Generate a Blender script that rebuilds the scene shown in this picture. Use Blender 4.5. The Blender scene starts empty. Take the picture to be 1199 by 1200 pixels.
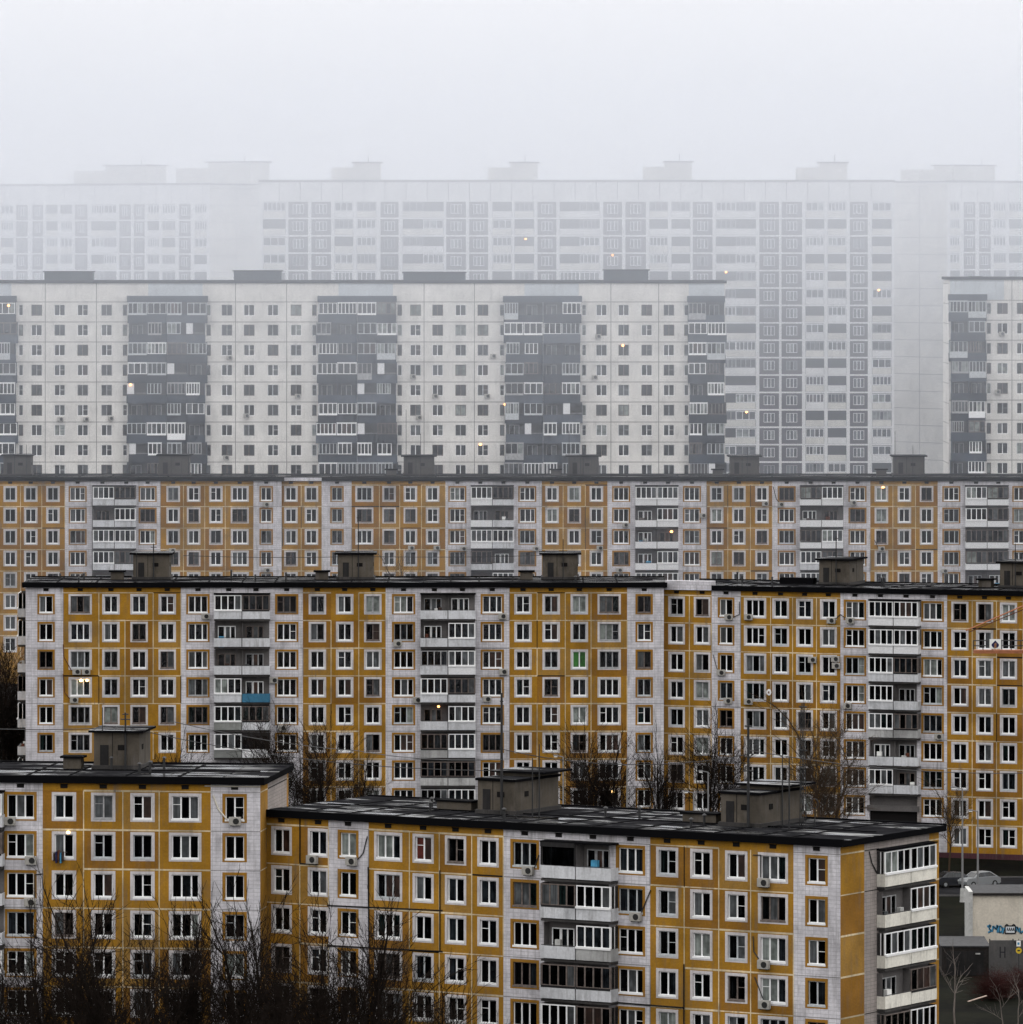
import bpy, math, random
from mathutils import Vector, Matrix
random.seed(7)
R = math.radians
scene = bpy.context.scene
COL = scene.collection

# ------------------------------------------------------------------ camera
F = 8000.0            # focal length measured on the photograph
HZ = 280.0            # horizon row
CZ = 66.0             # camera height
cam_d = bpy.data.cameras.new('camera')
cam = bpy.data.objects.new('camera', cam_d)
COL.objects.link(cam)
cam.location = (0, 0, CZ)
cam.rotation_euler = (R(90), 0, 0)
cam_d.sensor_width = 36
cam_d.sensor_fit = 'HORIZONTAL'
cam_d.lens = 36 * F / 1199.0
cam_d.shift_y = -(600 - HZ) / 1199.0
cam_d.clip_start = 1
cam_d.clip_end = 8000
scene.camera = cam

def W(px, py, Y):
    return Vector(((px - 599.5) * Y / F, Y, CZ - (py - HZ) * Y / F))

# ------------------------------------------------------------------ materials
class NT:
    def __init__(s, name):
        s.m = bpy.data.materials.new(name)
        s.m.use_nodes = True
        s.t = s.m.node_tree
        s.b = s.t.nodes['Principled BSDF']
    def n(s, kind, **kw):
        x = s.t.nodes.new('ShaderNode' + kind)
        for k, v in kw.items():
            setattr(x, k, v)
        return x
    def l(s, a, b):
        s.t.links.new(a, b)
    def uv(s):
        return s.n('UVMap').outputs['UV']
    def noise(s, vec, scale, detail=4, rough=.6, stretch=None):
        if stretch:
            mp = s.n('Mapping')
            mp.inputs['Scale'].default_value = stretch
            s.l(vec, mp.inputs['Vector'])
            vec = mp.outputs['Vector']
        x = s.n('TexNoise')
        x.inputs['Scale'].default_value = scale
        x.inputs['Detail'].default_value = detail
        x.inputs['Roughness'].default_value = rough
        s.l(vec, x.inputs['Vector'])
        return x.outputs['Fac']
    def ramp(s, fac, stops):
        x = s.n('ValToRGB')
        e = x.color_ramp.elements
        while len(e) < len(stops):
            e.new(.5)
        for i, (p, c) in enumerate(stops):
            e[i].position = p
            e[i].color = (*c, 1) if len(c) == 3 else c
        s.l(fac, x.inputs['Fac'])
        return x.outputs['Color']
    def mix(s, fac, a, b, mode='MIX'):
        x = s.n('MixRGB', blend_type=mode)
        for inp, v in ((x.inputs[0], fac), (x.inputs[1], a), (x.inputs[2], b)):
            if isinstance(v, (int, float)):
                inp.default_value = v
            elif isinstance(v, tuple):
                inp.default_value = (*v, 1)
            else:
                s.l(v, inp)
        return x.outputs['Color']
    def base(s, c):
        if isinstance(c, tuple):
            s.b.inputs['Base Color'].default_value = (*c, 1)
        else:
            s.l(c, s.b.inputs['Base Color'])
    def rough(s, v):
        if isinstance(v, (int, float)):
            s.b.inputs['Roughness'].default_value = v
        else:
            s.l(v, s.b.inputs['Roughness'])

M = {}
def g3(v):
    return (v, v, v)

def plaster(name, col, tile=None, dirt=.5, var=.25, streak=True, rough=.9, tilecol=.72):
    t = NT(name)
    uv = t.uv()
    obj_i = t.n('ObjectInfo').outputs['Random']
    big = t.noise(uv, .22, 3)
    c = t.mix(t.ramp(big, [(.35, g3(0)), (.65, g3(1))]), tuple(x * (1 - var) for x in col), tuple(min(1, x * (1 + var * .35)) for x in col))
    fine = t.noise(uv, 5.0, 5, .7)
    c = t.mix(.35, c, t.ramp(fine, [(.3, g3(.35)), (.7, g3(1))]), 'MULTIPLY')
    if tile:
        br = t.n('TexBrick')
        br.offset = 0
        br.inputs['Color1'].default_value = (1, 1, 1, 1)
        br.inputs['Color2'].default_value = (.86, .86, .87, 1)
        br.inputs['Mortar'].default_value = (tilecol, tilecol, tilecol, 1)
        br.inputs['Scale'].default_value = 1
        br.inputs['Mortar Size'].default_value = .018
        br.inputs['Mortar Smooth'].default_value = .3
        br.inputs['Brick Width'].default_value = tile[0]
        br.inputs['Row Height'].default_value = tile[1]
        t.l(uv, br.inputs['Vector'])
        c = t.mix(1.0, c, br.outputs['Color'], 'MULTIPLY')
    if streak:
        st = t.noise(uv, 1.0, 5, .65, stretch=(2.6, .28, 1))
        st2 = t.noise(uv, .5, 3, .5)
        f = t.mix(1.0, t.ramp(st, [(.46, g3(0)), (.72, g3(1))]), t.ramp(st2, [(.42, g3(.15)), (.65, g3(1))]), 'MULTIPLY')
        f = t.mix(1.0, f, g3(dirt), 'MULTIPLY')
        c = t.mix(f, c, tuple(x * .28 for x in (.42, .38, .36)))
        # broad soot stains
        so = t.noise(uv, .42, 7, .68, stretch=(1.5, .7, 1))
        f = t.mix(1.0, t.ramp(so, [(.53, g3(0)), (.74, g3(1))]), g3(min(1, dirt)), 'MULTIPLY')
        c = t.mix(f, c, tuple(x * .34 for x in col))
    t.base(c)
    t.rough(rough)
    t.b.inputs['Specular IOR Level'].default_value = .25
    M[name] = t.m
    return t.m

plaster('yellow_panel', (.48, .240, .022), tile=(.10, .10), dirt=.62, var=.30, tilecol=.75)
plaster('yellow_pale', (.45, .245, .048), tile=(.10, .10), dirt=.68, var=.28, tilecol=.75)
plaster('yellow_brown', (.37, .172, .020), tile=(.10, .10), dirt=.5, var=.28, tilecol=.75)
plaster('white_tile', (.78, .755, .80), tile=(.60, .27), dirt=.75, var=.18, tilecol=.64)
plaster('window_surround', (.68, .645, .655), dirt=.55, var=.22)
plaster('orange_surround', (.36, .178, .024), dirt=.45, var=.25)
plaster('grey_tile', (.40, .355, .335), tile=(.60, .25), dirt=.4, var=.18, tilecol=.6)
plaster('joint_filler', (.78, .64, .42), dirt=1.0, var=.5)
plaster('joint_bitumen', (.012, .011, .011), dirt=0, var=.2, streak=False)
plaster('white_joint', (.34, .33, .34), dirt=.7, var=.4)
plaster('maroon_plinth', (.085, .030, .038), dirt=.6, var=.3)
plaster('far_white', (.84, .815, .785), dirt=.30, var=.14)
plaster('far_blue', (.62, .66, .70), dirt=.3, var=.12)
plaster('far_joint', (.27, .26, .25), dirt=.5, var=.3)
plaster('tower_white', (.86, .85, .84), dirt=.22, var=.10)
plaster('tower_brown', (.045, .028, .034), dirt=.2, var=.25)
plaster('recess_shade', (.10, .095, .095), dirt=.3, var=.3)  # dark tone puts the shade of recesses into the colour
plaster('tower_cream', (.78, .755, .70), dirt=.25, var=.14)
plaster('tower_joint', (.20, .19, .19), dirt=.3, var=.3)
plaster('parapet_white', (.70, .71, .745), dirt=.75, var=.14)
plaster('parapet_clean', (.82, .82, .84), dirt=.06, var=.06)
plaster('parapet_stained', (.50, .50, .50), dirt=1.0, var=.4)
plaster('parapet_grey', (.27, .28, .27), dirt=.6, var=.25)
plaster('parapet_blue', (.06, .22, .36), dirt=.35, var=.2)
plaster('parapet_slate', (.046, .060, .084), dirt=.3, var=.3)
plaster('parapet_cream', (.86, .83, .75), dirt=.55, var=.14)
plaster('slate_pale', (.085, .102, .135), dirt=.4, var=.3)
plaster('slate_dark', (.026, .034, .050), dirt=.3, var=.3)
plaster('slab_concrete', (.05, .047, .047), dirt=.6, var=.4)
plaster('balcony_wall', (.15, .14, .14), dirt=.6, var=.35)  # kept dark to carry the shade of open balconies
plaster('hut_concrete', (.108, .092, .074), dirt=1.0, var=.45)
plaster('hut_far', (.095, .09, .088), dirt=.6, var=.3)
plaster('dark_paint', (.022, .021, .022), dirt=.2, var=.4)
plaster('garage_wall', (.68, .62, .53), dirt=.35, var=.16)
plaster('fence_grey', (.10, .097, .097), dirt=.8, var=.3)

def simple(name, col, rough=.6, spec=.5, metal=0, emit=None, es=0, var=0):
    t = NT(name)
    if var:
        ob = t.n('TexCoord').outputs['Object']
        no = t.noise(ob, 3.0, 4)
        t.base(t.mix(t.ramp(no, [(.3, g3(0)), (.7, g3(1))]), tuple(x * (1 - var) for x in col), tuple(min(1, x * (1 + var)) for x in col)))
    else:
        t.base(col)
    t.rough(rough)
    t.b.inputs['Specular IOR Level'].default_value = spec
    t.b.inputs['Metallic'].default_value = metal
    if emit:
        t.b.inputs['Emission Color'].default_value = (*emit, 1)
        t.b.inputs['Emission Strength'].default_value = es
    M[name] = t.m

simple('pvc_white', (.84, .84, .85), .4, var=.05)
simple('pvc_pale', (.46, .48, .50), .5, var=.15)
simple('old_wood', (.14, .115, .105), .8, .2, var=.35)
simple('grey_frame', (.33, .33, .34), .7, .3, var=.25)
def curtain(name, col, dark=.35, rough=.35, spec=.35):
    t = NT(name)
    uv = t.uv()
    oi = t.n('ObjectInfo').outputs['Random']
    ad = t.n('VectorMath', operation='ADD')
    t.l(uv, ad.inputs[0]); t.l(oi, ad.inputs[1])
    fold = t.noise(ad.outputs['Vector'], 1.0, 3, .6, stretch=(9.0, .35, 9))
    big = t.noise(ad.outputs['Vector'], 1.1, 2, .5)
    c = t.mix(t.ramp(fold, [(.35, g3(0)), (.65, g3(1))]), tuple(x * dark for x in col), col)  # shade of the folds painted as vertical stripes
    c = t.mix(t.ramp(big, [(.40, g3(.75)), (.60, g3(0))]), c, tuple(x * .18 for x in col))
    t.base(c); t.rough(rough)
    t.b.inputs['Specular IOR Level'].default_value = spec
    M[name] = t.m
curtain('curtain_grey', (.12, .13, .14))
curtain('curtain_pale', (.27, .30, .285), .6)
curtain('curtain_brown', (.075, .036, .026))
curtain('curtain_red', (.13, .020, .012), .6)
curtain('curtain_green', (.05, .22, .04), .6)
curtain('glass_haze', (.06, .057, .062), .6)
curtain('glass_dark', (.011, .012, .014), .25, .07, .36)
curtain('glass_blue', (.030, .036, .044), .35, .07, .40)
curtain('glass_teal', (.016, .028, .028), .35, .09, .36)
simple('ac_case', (.36, .345, .32), .6, .3, var=.2)
simple('ac_fan', (.02, .02, .02), .6, .3)
simple('vent_shade_black', (.012, .011, .011), .9, .1)  # vents, and the painted shade of rooms and passage
simple('mast_metal', (.022, .022, .024), .6, .4)
simple('pipe_pale', (.62, .58, .50), .7, .3)
simple('rust_red', (.10, .035, .022), .8, .2, var=.4)
simple('crane_orange', (.30, .105, .045), .6, .4, var=.25)
simple('sign_white', (.82, .82, .80), .5, .3)
simple('sign_navy', (.012, .014, .07), .5, .3)
simple('sign_brown', (.26, .12, .06), .6, .3)
simple('sign_yellow', (.60, .42, .03), .5, .3)
simple('paint_cyan', (.055, .25, .42), .7, .3, var=.3)
simple('paint_black', (.02, .02, .025), .8, .2)
simple('paint_pale', (.62, .66, .70), .7, .2)
simple('lamp_warm', (1, .7, .3), .5, .3, emit=(1, .62, .22), es=6)
simple('lamp_orange', (1, .5, .2), .5, .3, emit=(1, .42, .12), es=3.5)
simple('street_metal', (.20, .20, .205), .6, .4, var=.2)
simple('street_lens', (.85, .86, .84), .4, .4)
simple('concrete_pale', (.42, .42, .41), .9, .2, var=.25)
simple('car_navy', (.020, .022, .030), .25, .6)
simple('car_silver', (.22, .23, .24), .3, .6)
simple('tyre', (.012, .012, .012), .9, .2)
simple('headlight', (.6, .6, .6), .2, .6)
simple('garage_metal', (.020, .017, .016), .8, .2, var=.4)
simple('felt_grey', (.034, .034, .037), .85, .3, var=.4)
simple('plank', (.34, .26, .22), .8, .2, var=.3)
simple('bark_dark', (.013, .010, .009), .95, .1, var=.3)
simple('twig_dark', (.014, .010, .008), .95, .1, var=.3)
simple('bark_brown', (.060, .040, .026), .95, .1, var=.3)
simple('twig_brown', (.050, .036, .026), .95, .1, var=.3)
simple('bark_pale', (.15, .128, .115), .9, .2, var=.3)
simple('twig_red', (.030, .009, .008), .95, .1, var=.3)

def wet_roof():
    t = NT('wet_bitumen')
    uv = t.uv()
    base = t.mix(t.ramp(t.noise(uv, .5, 5), [(.3, g3(0)), (.7, g3(1))]), (.005, .005, .006), (.020, .020, .022))
    br = t.n('TexBrick')
    br.offset = .37
    br.inputs['Scale'].default_value = 1
    br.inputs['Mortar Size'].default_value = .10
    br.inputs['Brick Width'].default_value = 6.5
    br.inputs['Row Height'].default_value = 2.1
    br.inputs['Bias'].default_value = -.1
    br.inputs['Color1'].default_value = (0, 0, 0, 1)
    br.inputs['Color2'].default_value = (1, 1, 1, 1)
    br.inputs['Mortar'].default_value = (1, 1, 1, 1)
    t.l(uv, br.inputs['Vector'])
    nz = t.noise(uv, .55, 4, .6, stretch=(.22, 1.3, 1))
    # puddles stand on some felt sheets and in shallow dips
    f = t.mix(.72, br.outputs['Color'], t.ramp(nz, [(.40, g3(0)), (.54, g3(1))]))
    t.base(base)
    t.rough(t.ramp(f, [(.12, g3(.10)), (.50, g3(.95))]))
    t.l(t.ramp(f, [(.12, g3(.5)), (.50, g3(.0))]), t.b.inputs['Specular IOR Level'])
    M['wet_bitumen'] = t.m
    t = NT('bitumen_edge')
    t.base((.005, .005, .006))
    t.rough(.95)
    t.b.inputs['Specular IOR Level'].default_value = .02
    M['bitumen_edge'] = t.m
wet_roof()

def ground_mat():
    t = NT('damp_ground')
    ob = t.n('TexCoord').outputs['Object']
    c = t.mix(t.ramp(t.noise(ob, .12, 6), [(.4, g3(0)), (.6, g3(1))]), (.002, .002, .0018), (.006, .0065, .004))
    c = t.mix(t.ramp(t.noise(ob, 1.4, 4), [(.5, g3(0)), (.8, g3(.6))]), c, (.013, .011, .008))
    t.base(c)
    t.rough(.95)
    t.b.inputs['Specular IOR Level'].default_value = .03
    M['damp_ground'] = t.m
    t = NT('asphalt')
    ob = t.n('TexCoord').outputs['Object']
    t.base(t.mix(t.ramp(t.noise(ob, .7, 5), [(.3, g3(0)), (.7, g3(1))]), (.008, .008, .009), (.018, .018, .020)))
    t.rough(1)
    t.b.inputs['Specular IOR Level'].default_value = .02
    M['asphalt'] = t.m
ground_mat()

# ------------------------------------------------------------------ mesh helper
class MB:
    def __init__(s, xf=None):
        s.v = []; s.f = []; s.m = []; s.mats = []; s.mi = {}; s.xf = xf
    def mat(s, name):
        if name not in s.mi:
            s.mi[name] = len(s.mats)
            s.mats.append(name)
        return s.mi[name]
    def poly(s, pts, mat):
        b = len(s.v)
        for p in pts:
            s.v.append(s.xf(p) if s.xf else tuple(p))
        s.f.append(tuple(range(b, b + len(pts))))
        s.m.append(s.mat(mat))
    def xz(s, x0, x1, z0, z1, y, mat):          # quad facing -y
        if x1 - x0 < 1e-4 or z1 - z0 < 1e-4:
            return
        s.poly([(x0, y, z0), (x1, y, z0), (x1, y, z1), (x0, y, z1)], mat)
    def box(s, x0, x1, y0, y1, z0, z1, mat, skip=''):
        p = [(x0, y0, z0), (x1, y0, z0), (x1, y1, z0), (x0, y1, z0), (x0, y0, z1), (x1, y0, z1), (x1, y1, z1), (x0, y1, z1)]
        for key, q in (('f', (0, 1, 5, 4)), ('r', (1, 2, 6, 5)), ('b', (2, 3, 7, 6)), ('l', (3, 0, 4, 7)), ('t', (4, 5, 6, 7)), ('d', (3, 2, 1, 0))):
            if key not in skip:
                s.poly([p[i] for i in q], mat)
    def tube(s, a, b, r0, r1, mat, n=4, cap=False):
        a = Vector(a); b = Vector(b)
        d = (b - a)
        if d.length < 1e-6:
            return
        d.normalize()
        u = d.cross(Vector((0, 0, 1)) if abs(d.z) < .9 else Vector((1, 0, 0))).normalized()
        w = d.cross(u)
        A = []; B = []
        for i in range(n):
            t = 2 * math.pi * i / n
            o = u * math.cos(t) + w * math.sin(t)
            A.append(a + o * r0); B.append(b + o * r1)
        base = len(s.v)
        for p in A + B:
            s.v.append(s.xf(p) if s.xf else tuple(p))
        mi = s.mat(mat)
        for i in range(n):
            j = (i + 1) % n
            s.f.append((base + i, base + j, base + n + j, base + n + i)); s.m.append(mi)
        if cap:
            s.f.append(tuple(base + n + i for i in range(n))); s.m.append(mi)
            s.f.append(tuple(base + n - 1 - i for i in range(n))); s.m.append(mi)
    def prism(s, pts, y0, y1, mat):             # outline in xz, extruded along y
        n = len(pts)
        s.poly([(x, y0, z) for x, z in pts], mat)
        s.poly([(x, y1, z) for x, z in reversed(pts)], mat)
        for i in range(n):
            a = pts[i]; b = pts[(i + 1) % n]
            s.poly([(a[0], y0, a[1]), (a[0], y1, a[1]), (b[0], y1, b[1]), (b[0], y0, b[1])], mat)
    def mesh(s, name, smooth=False):
        me = bpy.data.meshes.new(name)
        me.from_pydata(s.v, [], s.f)
        for m in s.mats:
            me.materials.append(M[m])
        me.polygons.foreach_set('material_index', s.m)
        uvl = me.uv_layers.new(name='UVMap')
        data = [0.0] * (2 * len(me.loops))
        for p in me.polygons:
            n = p.normal
            ax, ay, az = abs(n.x), abs(n.y), abs(n.z)
            for li, vi in zip(p.loop_indices, p.vertices):
                v = s.v[vi]
                if az > .7: a, b = v[0], v[1]
                elif ay >= ax: a, b = v[0], v[2]
                else: a, b = v[1] + 31.7, v[2]
                data[2 * li] = a; data[2 * li + 1] = b
        uvl.data.foreach_set('uv', data)
        if smooth:
            me.polygons.foreach_set('use_smooth', [True] * len(me.polygons))
        me.update()
        return me
    def build(s, name, parent=None, smooth=False):
        return link(name, s.mesh(name, smooth), parent)

def link(name, me, parent=None, loc=None, rz=0):
    o = bpy.data.objects.new(name, me)
    COL.objects.link(o)
    if parent is not None:
        o.parent = parent
    if loc is not None:
        o.location = loc
    if rz:
        o.rotation_euler = (0, 0, rz)
    return o

def tag(o, label, cat, group=None, kind=None):
    o['label'] = label
    o['category'] = cat
    if group: o['group'] = group
    if kind: o['kind'] = kind
    return o

def empty(name, loc, rz=0):
    o = bpy.data.objects.new(name, None)
    o.empty_display_size = 1
    COL.objects.link(o)
    o.location = loc
    o.rotation_euler = (0, 0, rz)
    return o

# ------------------------------------------------------------------ shared small meshes
def add_window(mb_frame, mb_pane, mb_sill, x, y, z, w, h, n, style, pane, fmat, sill=True):
    """frame, panes and sill of one window whose lower left front corner is x,y,z"""
    fr = .075 if style != 'far' else .10
    B = lambda x0, x1, z0, z1, yo=0: mb_frame.box(x + x0, x + x1, y + yo, y + yo + .07, z + z0, z + z1, fmat, 'b')
    B(0, fr, 0, h); B(w - fr, w, 0, h)
    B(fr, w - fr, 0, fr); B(fr, w - fr, h - fr, h)
    if n == 2:
        cuts = [.47 if style == 'off' else .5]
    elif n == 3:
        cuts = [.36, .72] if style == 'off' else [.335, .665]
    else:
        cuts = [i / n for i in range(1, n)]
    edges = [0] + [c * w for c in cuts] + [w]
    for c in edges[1:-1]:
        B(c - .055, c + .055, fr, h - fr)
    if style == 'vent':            # small hinged vent leaf in one sash
        a, b = edges[0] + fr, edges[1] - .055
        B(a, b, h * .62, h * .62 + .04)
    if style == 'vent_right':
        a, b = edges[-2] + .055, edges[-1] - fr
        B(a, b, h * .52, h * .52 + .035)
    for i in range(len(edges) - 1):
        mb_pane.xz(x + edges[i] + .02, x + edges[i + 1] - .02, z + .02, z + h - .02, y + .045 + .0015 * i, pane[i % len(pane)])
    if sill:
        mb_sill.box(x - .03, x + w + .03, y - .17, y - .004, z - .10, z + .035, fmat, 'b')

PANES = [('glass_dark',) * 3, ('glass_dark', 'glass_blue', 'glass_dark'), ('glass_blue', 'glass_dark', 'glass_blue'), ('glass_dark', 'curtain_grey', 'glass_dark'),
         ('glass_teal', 'glass_dark', 'glass_teal'), ('curtain_grey', 'glass_dark', 'curtain_grey'), ('glass_dark', 'glass_dark', 'curtain_pale'),
         ('curtain_pale', 'curtain_pale', 'glass_blue'), ('glass_dark', 'curtain_brown', 'curtain_brown'), ('glass_blue', 'glass_blue', 'glass_blue'),
         ('glass_dark', 'glass_dark', 'glass_dark'), ('curtain_grey', 'curtain_grey', 'glass_teal'), ('glass_dark', 'glass_dark', 'glass_blue'),
         ('curtain_red', 'curtain_brown', 'curtain_red'), ('curtain_green', 'curtain_green', 'glass_dark'), ('glass_haze',) * 3]
PW = [8, 6, 6, 6, 5, 4, 5, 3, 4, 5, 7, 4, 5, 0, 0, 0]
PW_FAR = [4, 4, 3, 4, 4, 4, 3, 4, 2, 3, 4, 3, 3, 0, 0, 3]
CACHE = {}
def window_meshes(w, h, n, style, pi, fmat, sill):
    key = (round(w, 2), round(h, 2), n, style, pi, fmat, sill)
    if key not in CACHE:
        a, b, c = MB(), MB(), MB()
        add_window(a, b, c, 0, 0, 0, w, h, n, style, PANES[pi], fmat, sill)
        CACHE[key] = (a.mesh('window'), b.mesh('pane'), c.mesh('sill') if sill else None)
    return CACHE[key]

def ac_meshes():
    if 'ac' not in CACHE:
        a, b = MB(), MB()
        a.box(-.42, .42, -.42, -.10, -.29, .29, 'ac_case')
        a.box(-.30, -.25, -.40, 0, -.36, -.292, 'mast_metal'); a.box(.25, .30, -.40, 0, -.36, -.292, 'mast_metal')
        n = 10
        pts = [(.10 + .22 * math.cos(2 * math.pi * i / n), .22 * math.sin(2 * math.pi * i / n)) for i in range(n)]
        b.prism(pts, -.45, -.421, 'ac_fan')
        CACHE['ac'] = (a.mesh('air_conditioner'), b.mesh('fan_grille'))
    return CACHE['ac']

# ------------------------------------------------------------------ buildings
class Face:
    """one side of a building: a runs along it (left to right seen from outside), b into it"""
    def __init__(s, bld, which):
        s.bld = bld
        L, D = bld.L, bld.D
        if which == 'front': s.o, s.rz = (0, 0), 0
        elif which == 'right': s.o, s.rz = (L, 0), math.pi / 2
        elif which == 'left': s.o, s.rz = (0, D), -math.pi / 2
        s.c, s.s_ = math.cos(s.rz), math.sin(s.rz)
        s.len = L if which == 'front' else D
    def loc(s, a, b, z):
        return (s.o[0] + a * s.c - b * s.s_, s.o[1] + a * s.s_ + b * s.c, z)
    def xf(s, p):
        return s.loc(p[0], p[1], p[2])
    def world(s, a, b):
        x, y, _ = s.loc(a, b, 0)
        return s.bld.to_world(x, y)
    def a(s, px, b=0):
        q = (px - 599.5) / F
        o = s.world(0, b); e = s.world(1, b)
        dx, dy = e[0] - o[0], e[1] - o[1]
        return (q * o[1] - o[0]) / (dx - q * dy)
    def z(s, px, py, b=0):
        w = s.world(s.a(px, b), b)
        return CZ - (py - HZ) * w[1] / F - s.bld.base
    def mb(s):
        return MB(s.xf)

class Building:
    def __init__(s, name, px_l, Y_l, theta, L_px, py_top, base, D, label, cat='building'):
        s.th = theta
        s.base = base
        x0 = (px_l - 599.5) * Y_l / F
        s.P = (x0, Y_l)
        s.D = D
        s.L = 1e6
        # length from the pixel of the right end
        q = (L_px - 599.5) / F
        s.L = (q * Y_l - x0) / (math.cos(theta) + q * math.sin(theta))
        s.top = CZ - (py_top - HZ) * Y_l / F - base         # wall top above base
        s.root = tag(empty(name, (x0, Y_l, base), -theta), label, cat)
        s.front = Face(s, 'front'); s.right = Face(s, 'right'); s.left = Face(s, 'left')
        s.wall = MB()
        s.nwin = 0
        s.rest = MB()
        s.nbal = 0
        s.rest_bal = MB()
        s.rng = random.Random(hash(round(px_l * 7 + Y_l)) % 1000)
    def to_world(s, x, y):
        c, sn = math.cos(s.th), math.sin(s.th)
        return (s.P[0] + x * c + y * sn, s.P[1] - x * sn + y * c)
    # ---- windows
    def window(s, face, a, z, w, h, n, style=None, pi=None, fmat=None, sill=True, depth=.14, pw=PW, old=.22, limit=100):
        r = s.rng
        if pi is None: pi = r.choices(range(len(PANES)), pw)[0]
        if fmat is None:
            fmat = ('pvc_white' if r.random() < .80 else 'pvc_pale') if r.random() > old else r.choice(['old_wood', 'grey_frame', 'old_wood'])
        if style is None: style = r.choice(['plain', 'plain', 'off', 'vent', 'vent_right', 'plain'])
        if s.nwin < limit:
            fm, pm, sm = window_meshes(w, h, n, style, pi, fmat, sill)
            o = link('window', fm, s.root, face.loc(a, depth, z), face.rz)
            link('pane', pm, o)
            if sm: link('sill', sm, o)
        else:
            tmp = s.rest
            tmp.xf = face.xf
            add_window(tmp, tmp, tmp, a, depth, z, w, h, n, style, PANES[pi], fmat, sill)
            tmp.xf = None
        s.nwin += 1
    def opening(s, face, x0, x1, z0, z1, o, ring, mats, reveal=.2):
        """panel x0..x1,z0..z1 with opening o=(ox0,ox1,oz0,oz1), border ring round it"""
        mb = s.wall
        mb.xf = face.xf
        pm, rm, vm = mats
        ox0, ox1, oz0, oz1 = o
        if ring:
            r = ring
            rx0, rx1, rz0, rz1 = max(x0, ox0 - r), min(x1, ox1 + r), oz0 - r, oz1 + r
        else:
            rx0, rx1, rz0, rz1 = o
        mb.xz(x0, rx0, z0, z1, 0, pm); mb.xz(rx1, x1, z0, z1, 0, pm)
        mb.xz(rx0, rx1, z0, rz0, 0, pm); mb.xz(rx0, rx1, rz1, z1, 0, pm)
        if ring:
            # the surround stands 15 mm proud of the panel
            y = -.015
            mb.xz(rx0, ox0, rz0, rz1, y, rm); mb.xz(ox1, rx1, rz0, rz1, y, rm)
            mb.xz(ox0, ox1, rz0, oz0, y, rm); mb.xz(ox0, ox1, oz1, rz1, y, rm)
            for (ax, az, bx, bz) in ((rx0, rz0, rx1, rz0), (rx1, rz0, rx1, rz1), (rx1, rz1, rx0, rz1), (rx0, rz1, rx0, rz0)):
                mb.poly([(ax, 0, az), (bx, 0, bz), (bx, y, bz), (ax, y, az)], rm)
            y0 = y
        else:
            y0 = 0
        for (ax, az, bx, bz) in ((ox0, oz0, ox1, oz0), (ox1, oz0, ox1, oz1), (ox1, oz1, ox0, oz1), (ox0, oz1, ox0, oz0)):
            mb.poly([(ax, y0, az), (bx, y0, bz), (bx, reveal, bz), (ax, reveal, az)], vm)
        mb.xf = None
    def plain(s, face, x0, x1, z0, z1, mat, y=0):
        s.wall.xf = face.xf
        s.wall.xz(x0, x1, z0, z1, y, mat)
        s.wall.xf = None
    def seam(s, face, x0, x1, z0, z1, mat, y):
        s.wall.xf = face.xf
        s.wall.xz(x0, x1, z0, z1, y, mat)
        s.wall.xf = None
    def ac(s, face, px, py):
        a = face.a(px); z = face.z(px, py)
        am, bm = ac_meshes()
        o = link('air_conditioner', am, s.root, face.loc(a, 0, z), face.rz)
        link('fan_grille', bm, o)
    def pipe(s, face, pts, mat='mast_metal', r=.04, name='cable_duct'):
        mb = MB(face.xf)
        P = [(face.a(x), -.06, face.z(x, y)) for x, y in pts]
        for p, q in zip(P, P[1:]):
            mb.tube(p, q, r, r, mat, 5, True)
        mb.build(name, s.root)
    def lamp(s, face, px, py, mat='lamp_warm', r=.16, b=-.02):
        mb = MB(face.xf)
        a = face.a(px, b); z = face.z(px, py, b)
        n = 8
        prev = None
        for k in range(5):
            t = -math.pi / 2 + math.pi * k / 4
            ring = [(a + r * math.cos(t) * math.cos(2 * math.pi * i / n), b + .5 * r * math.cos(t) * math.sin(2 * math.pi * i / n), z + r * .8 * math.sin(t)) for i in range(n)]
            if prev:
                for i in range(n):
                    j = (i + 1) % n
                    mb.poly([prev[i], prev[j], ring[j], ring[i]], mat)
            prev = ring
        mb.build('lamp', s.root)
    # ---- roof things
    def roof(s, over=.35, th=.30, mat='wet_bitumen', edge='bitumen_edge', drop=.12, links=()):
        mb = MB()
        z0, z1 = s.top - drop, s.top + th
        mb.box(-over, s.L + over, -over, s.D + over, z0, z1, edge, 't')
        mb.poly([(-over, -over, z1), (s.L + over, -over, z1), (s.L + over, s.D + over, z1), (-over, s.D + over, z1)], mat)
        # raised rim and lap strips of the roofing felt
        mb.box(-over, s.L + over, -over, -over + .22, z1, z1 + .10, edge)
        mb.box(-over, s.L + over, s.D + over - .22, s.D + over, z1, z1 + .10, edge)
        k = 0
        x = 3.0
        while x < s.L - 3:
            mb.box(x, x + .16, .3, s.D - .2, z1, z1 + .05, edge)
            x += s.rng.uniform(2.6, 4.2)
        mb.box(1.0, s.L - 1, s.D * .48, s.D * .48 + .14, z1 + .002, z1 + .07, edge)
        mb.build('roof', s.root)
        s.rz = z1
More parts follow.
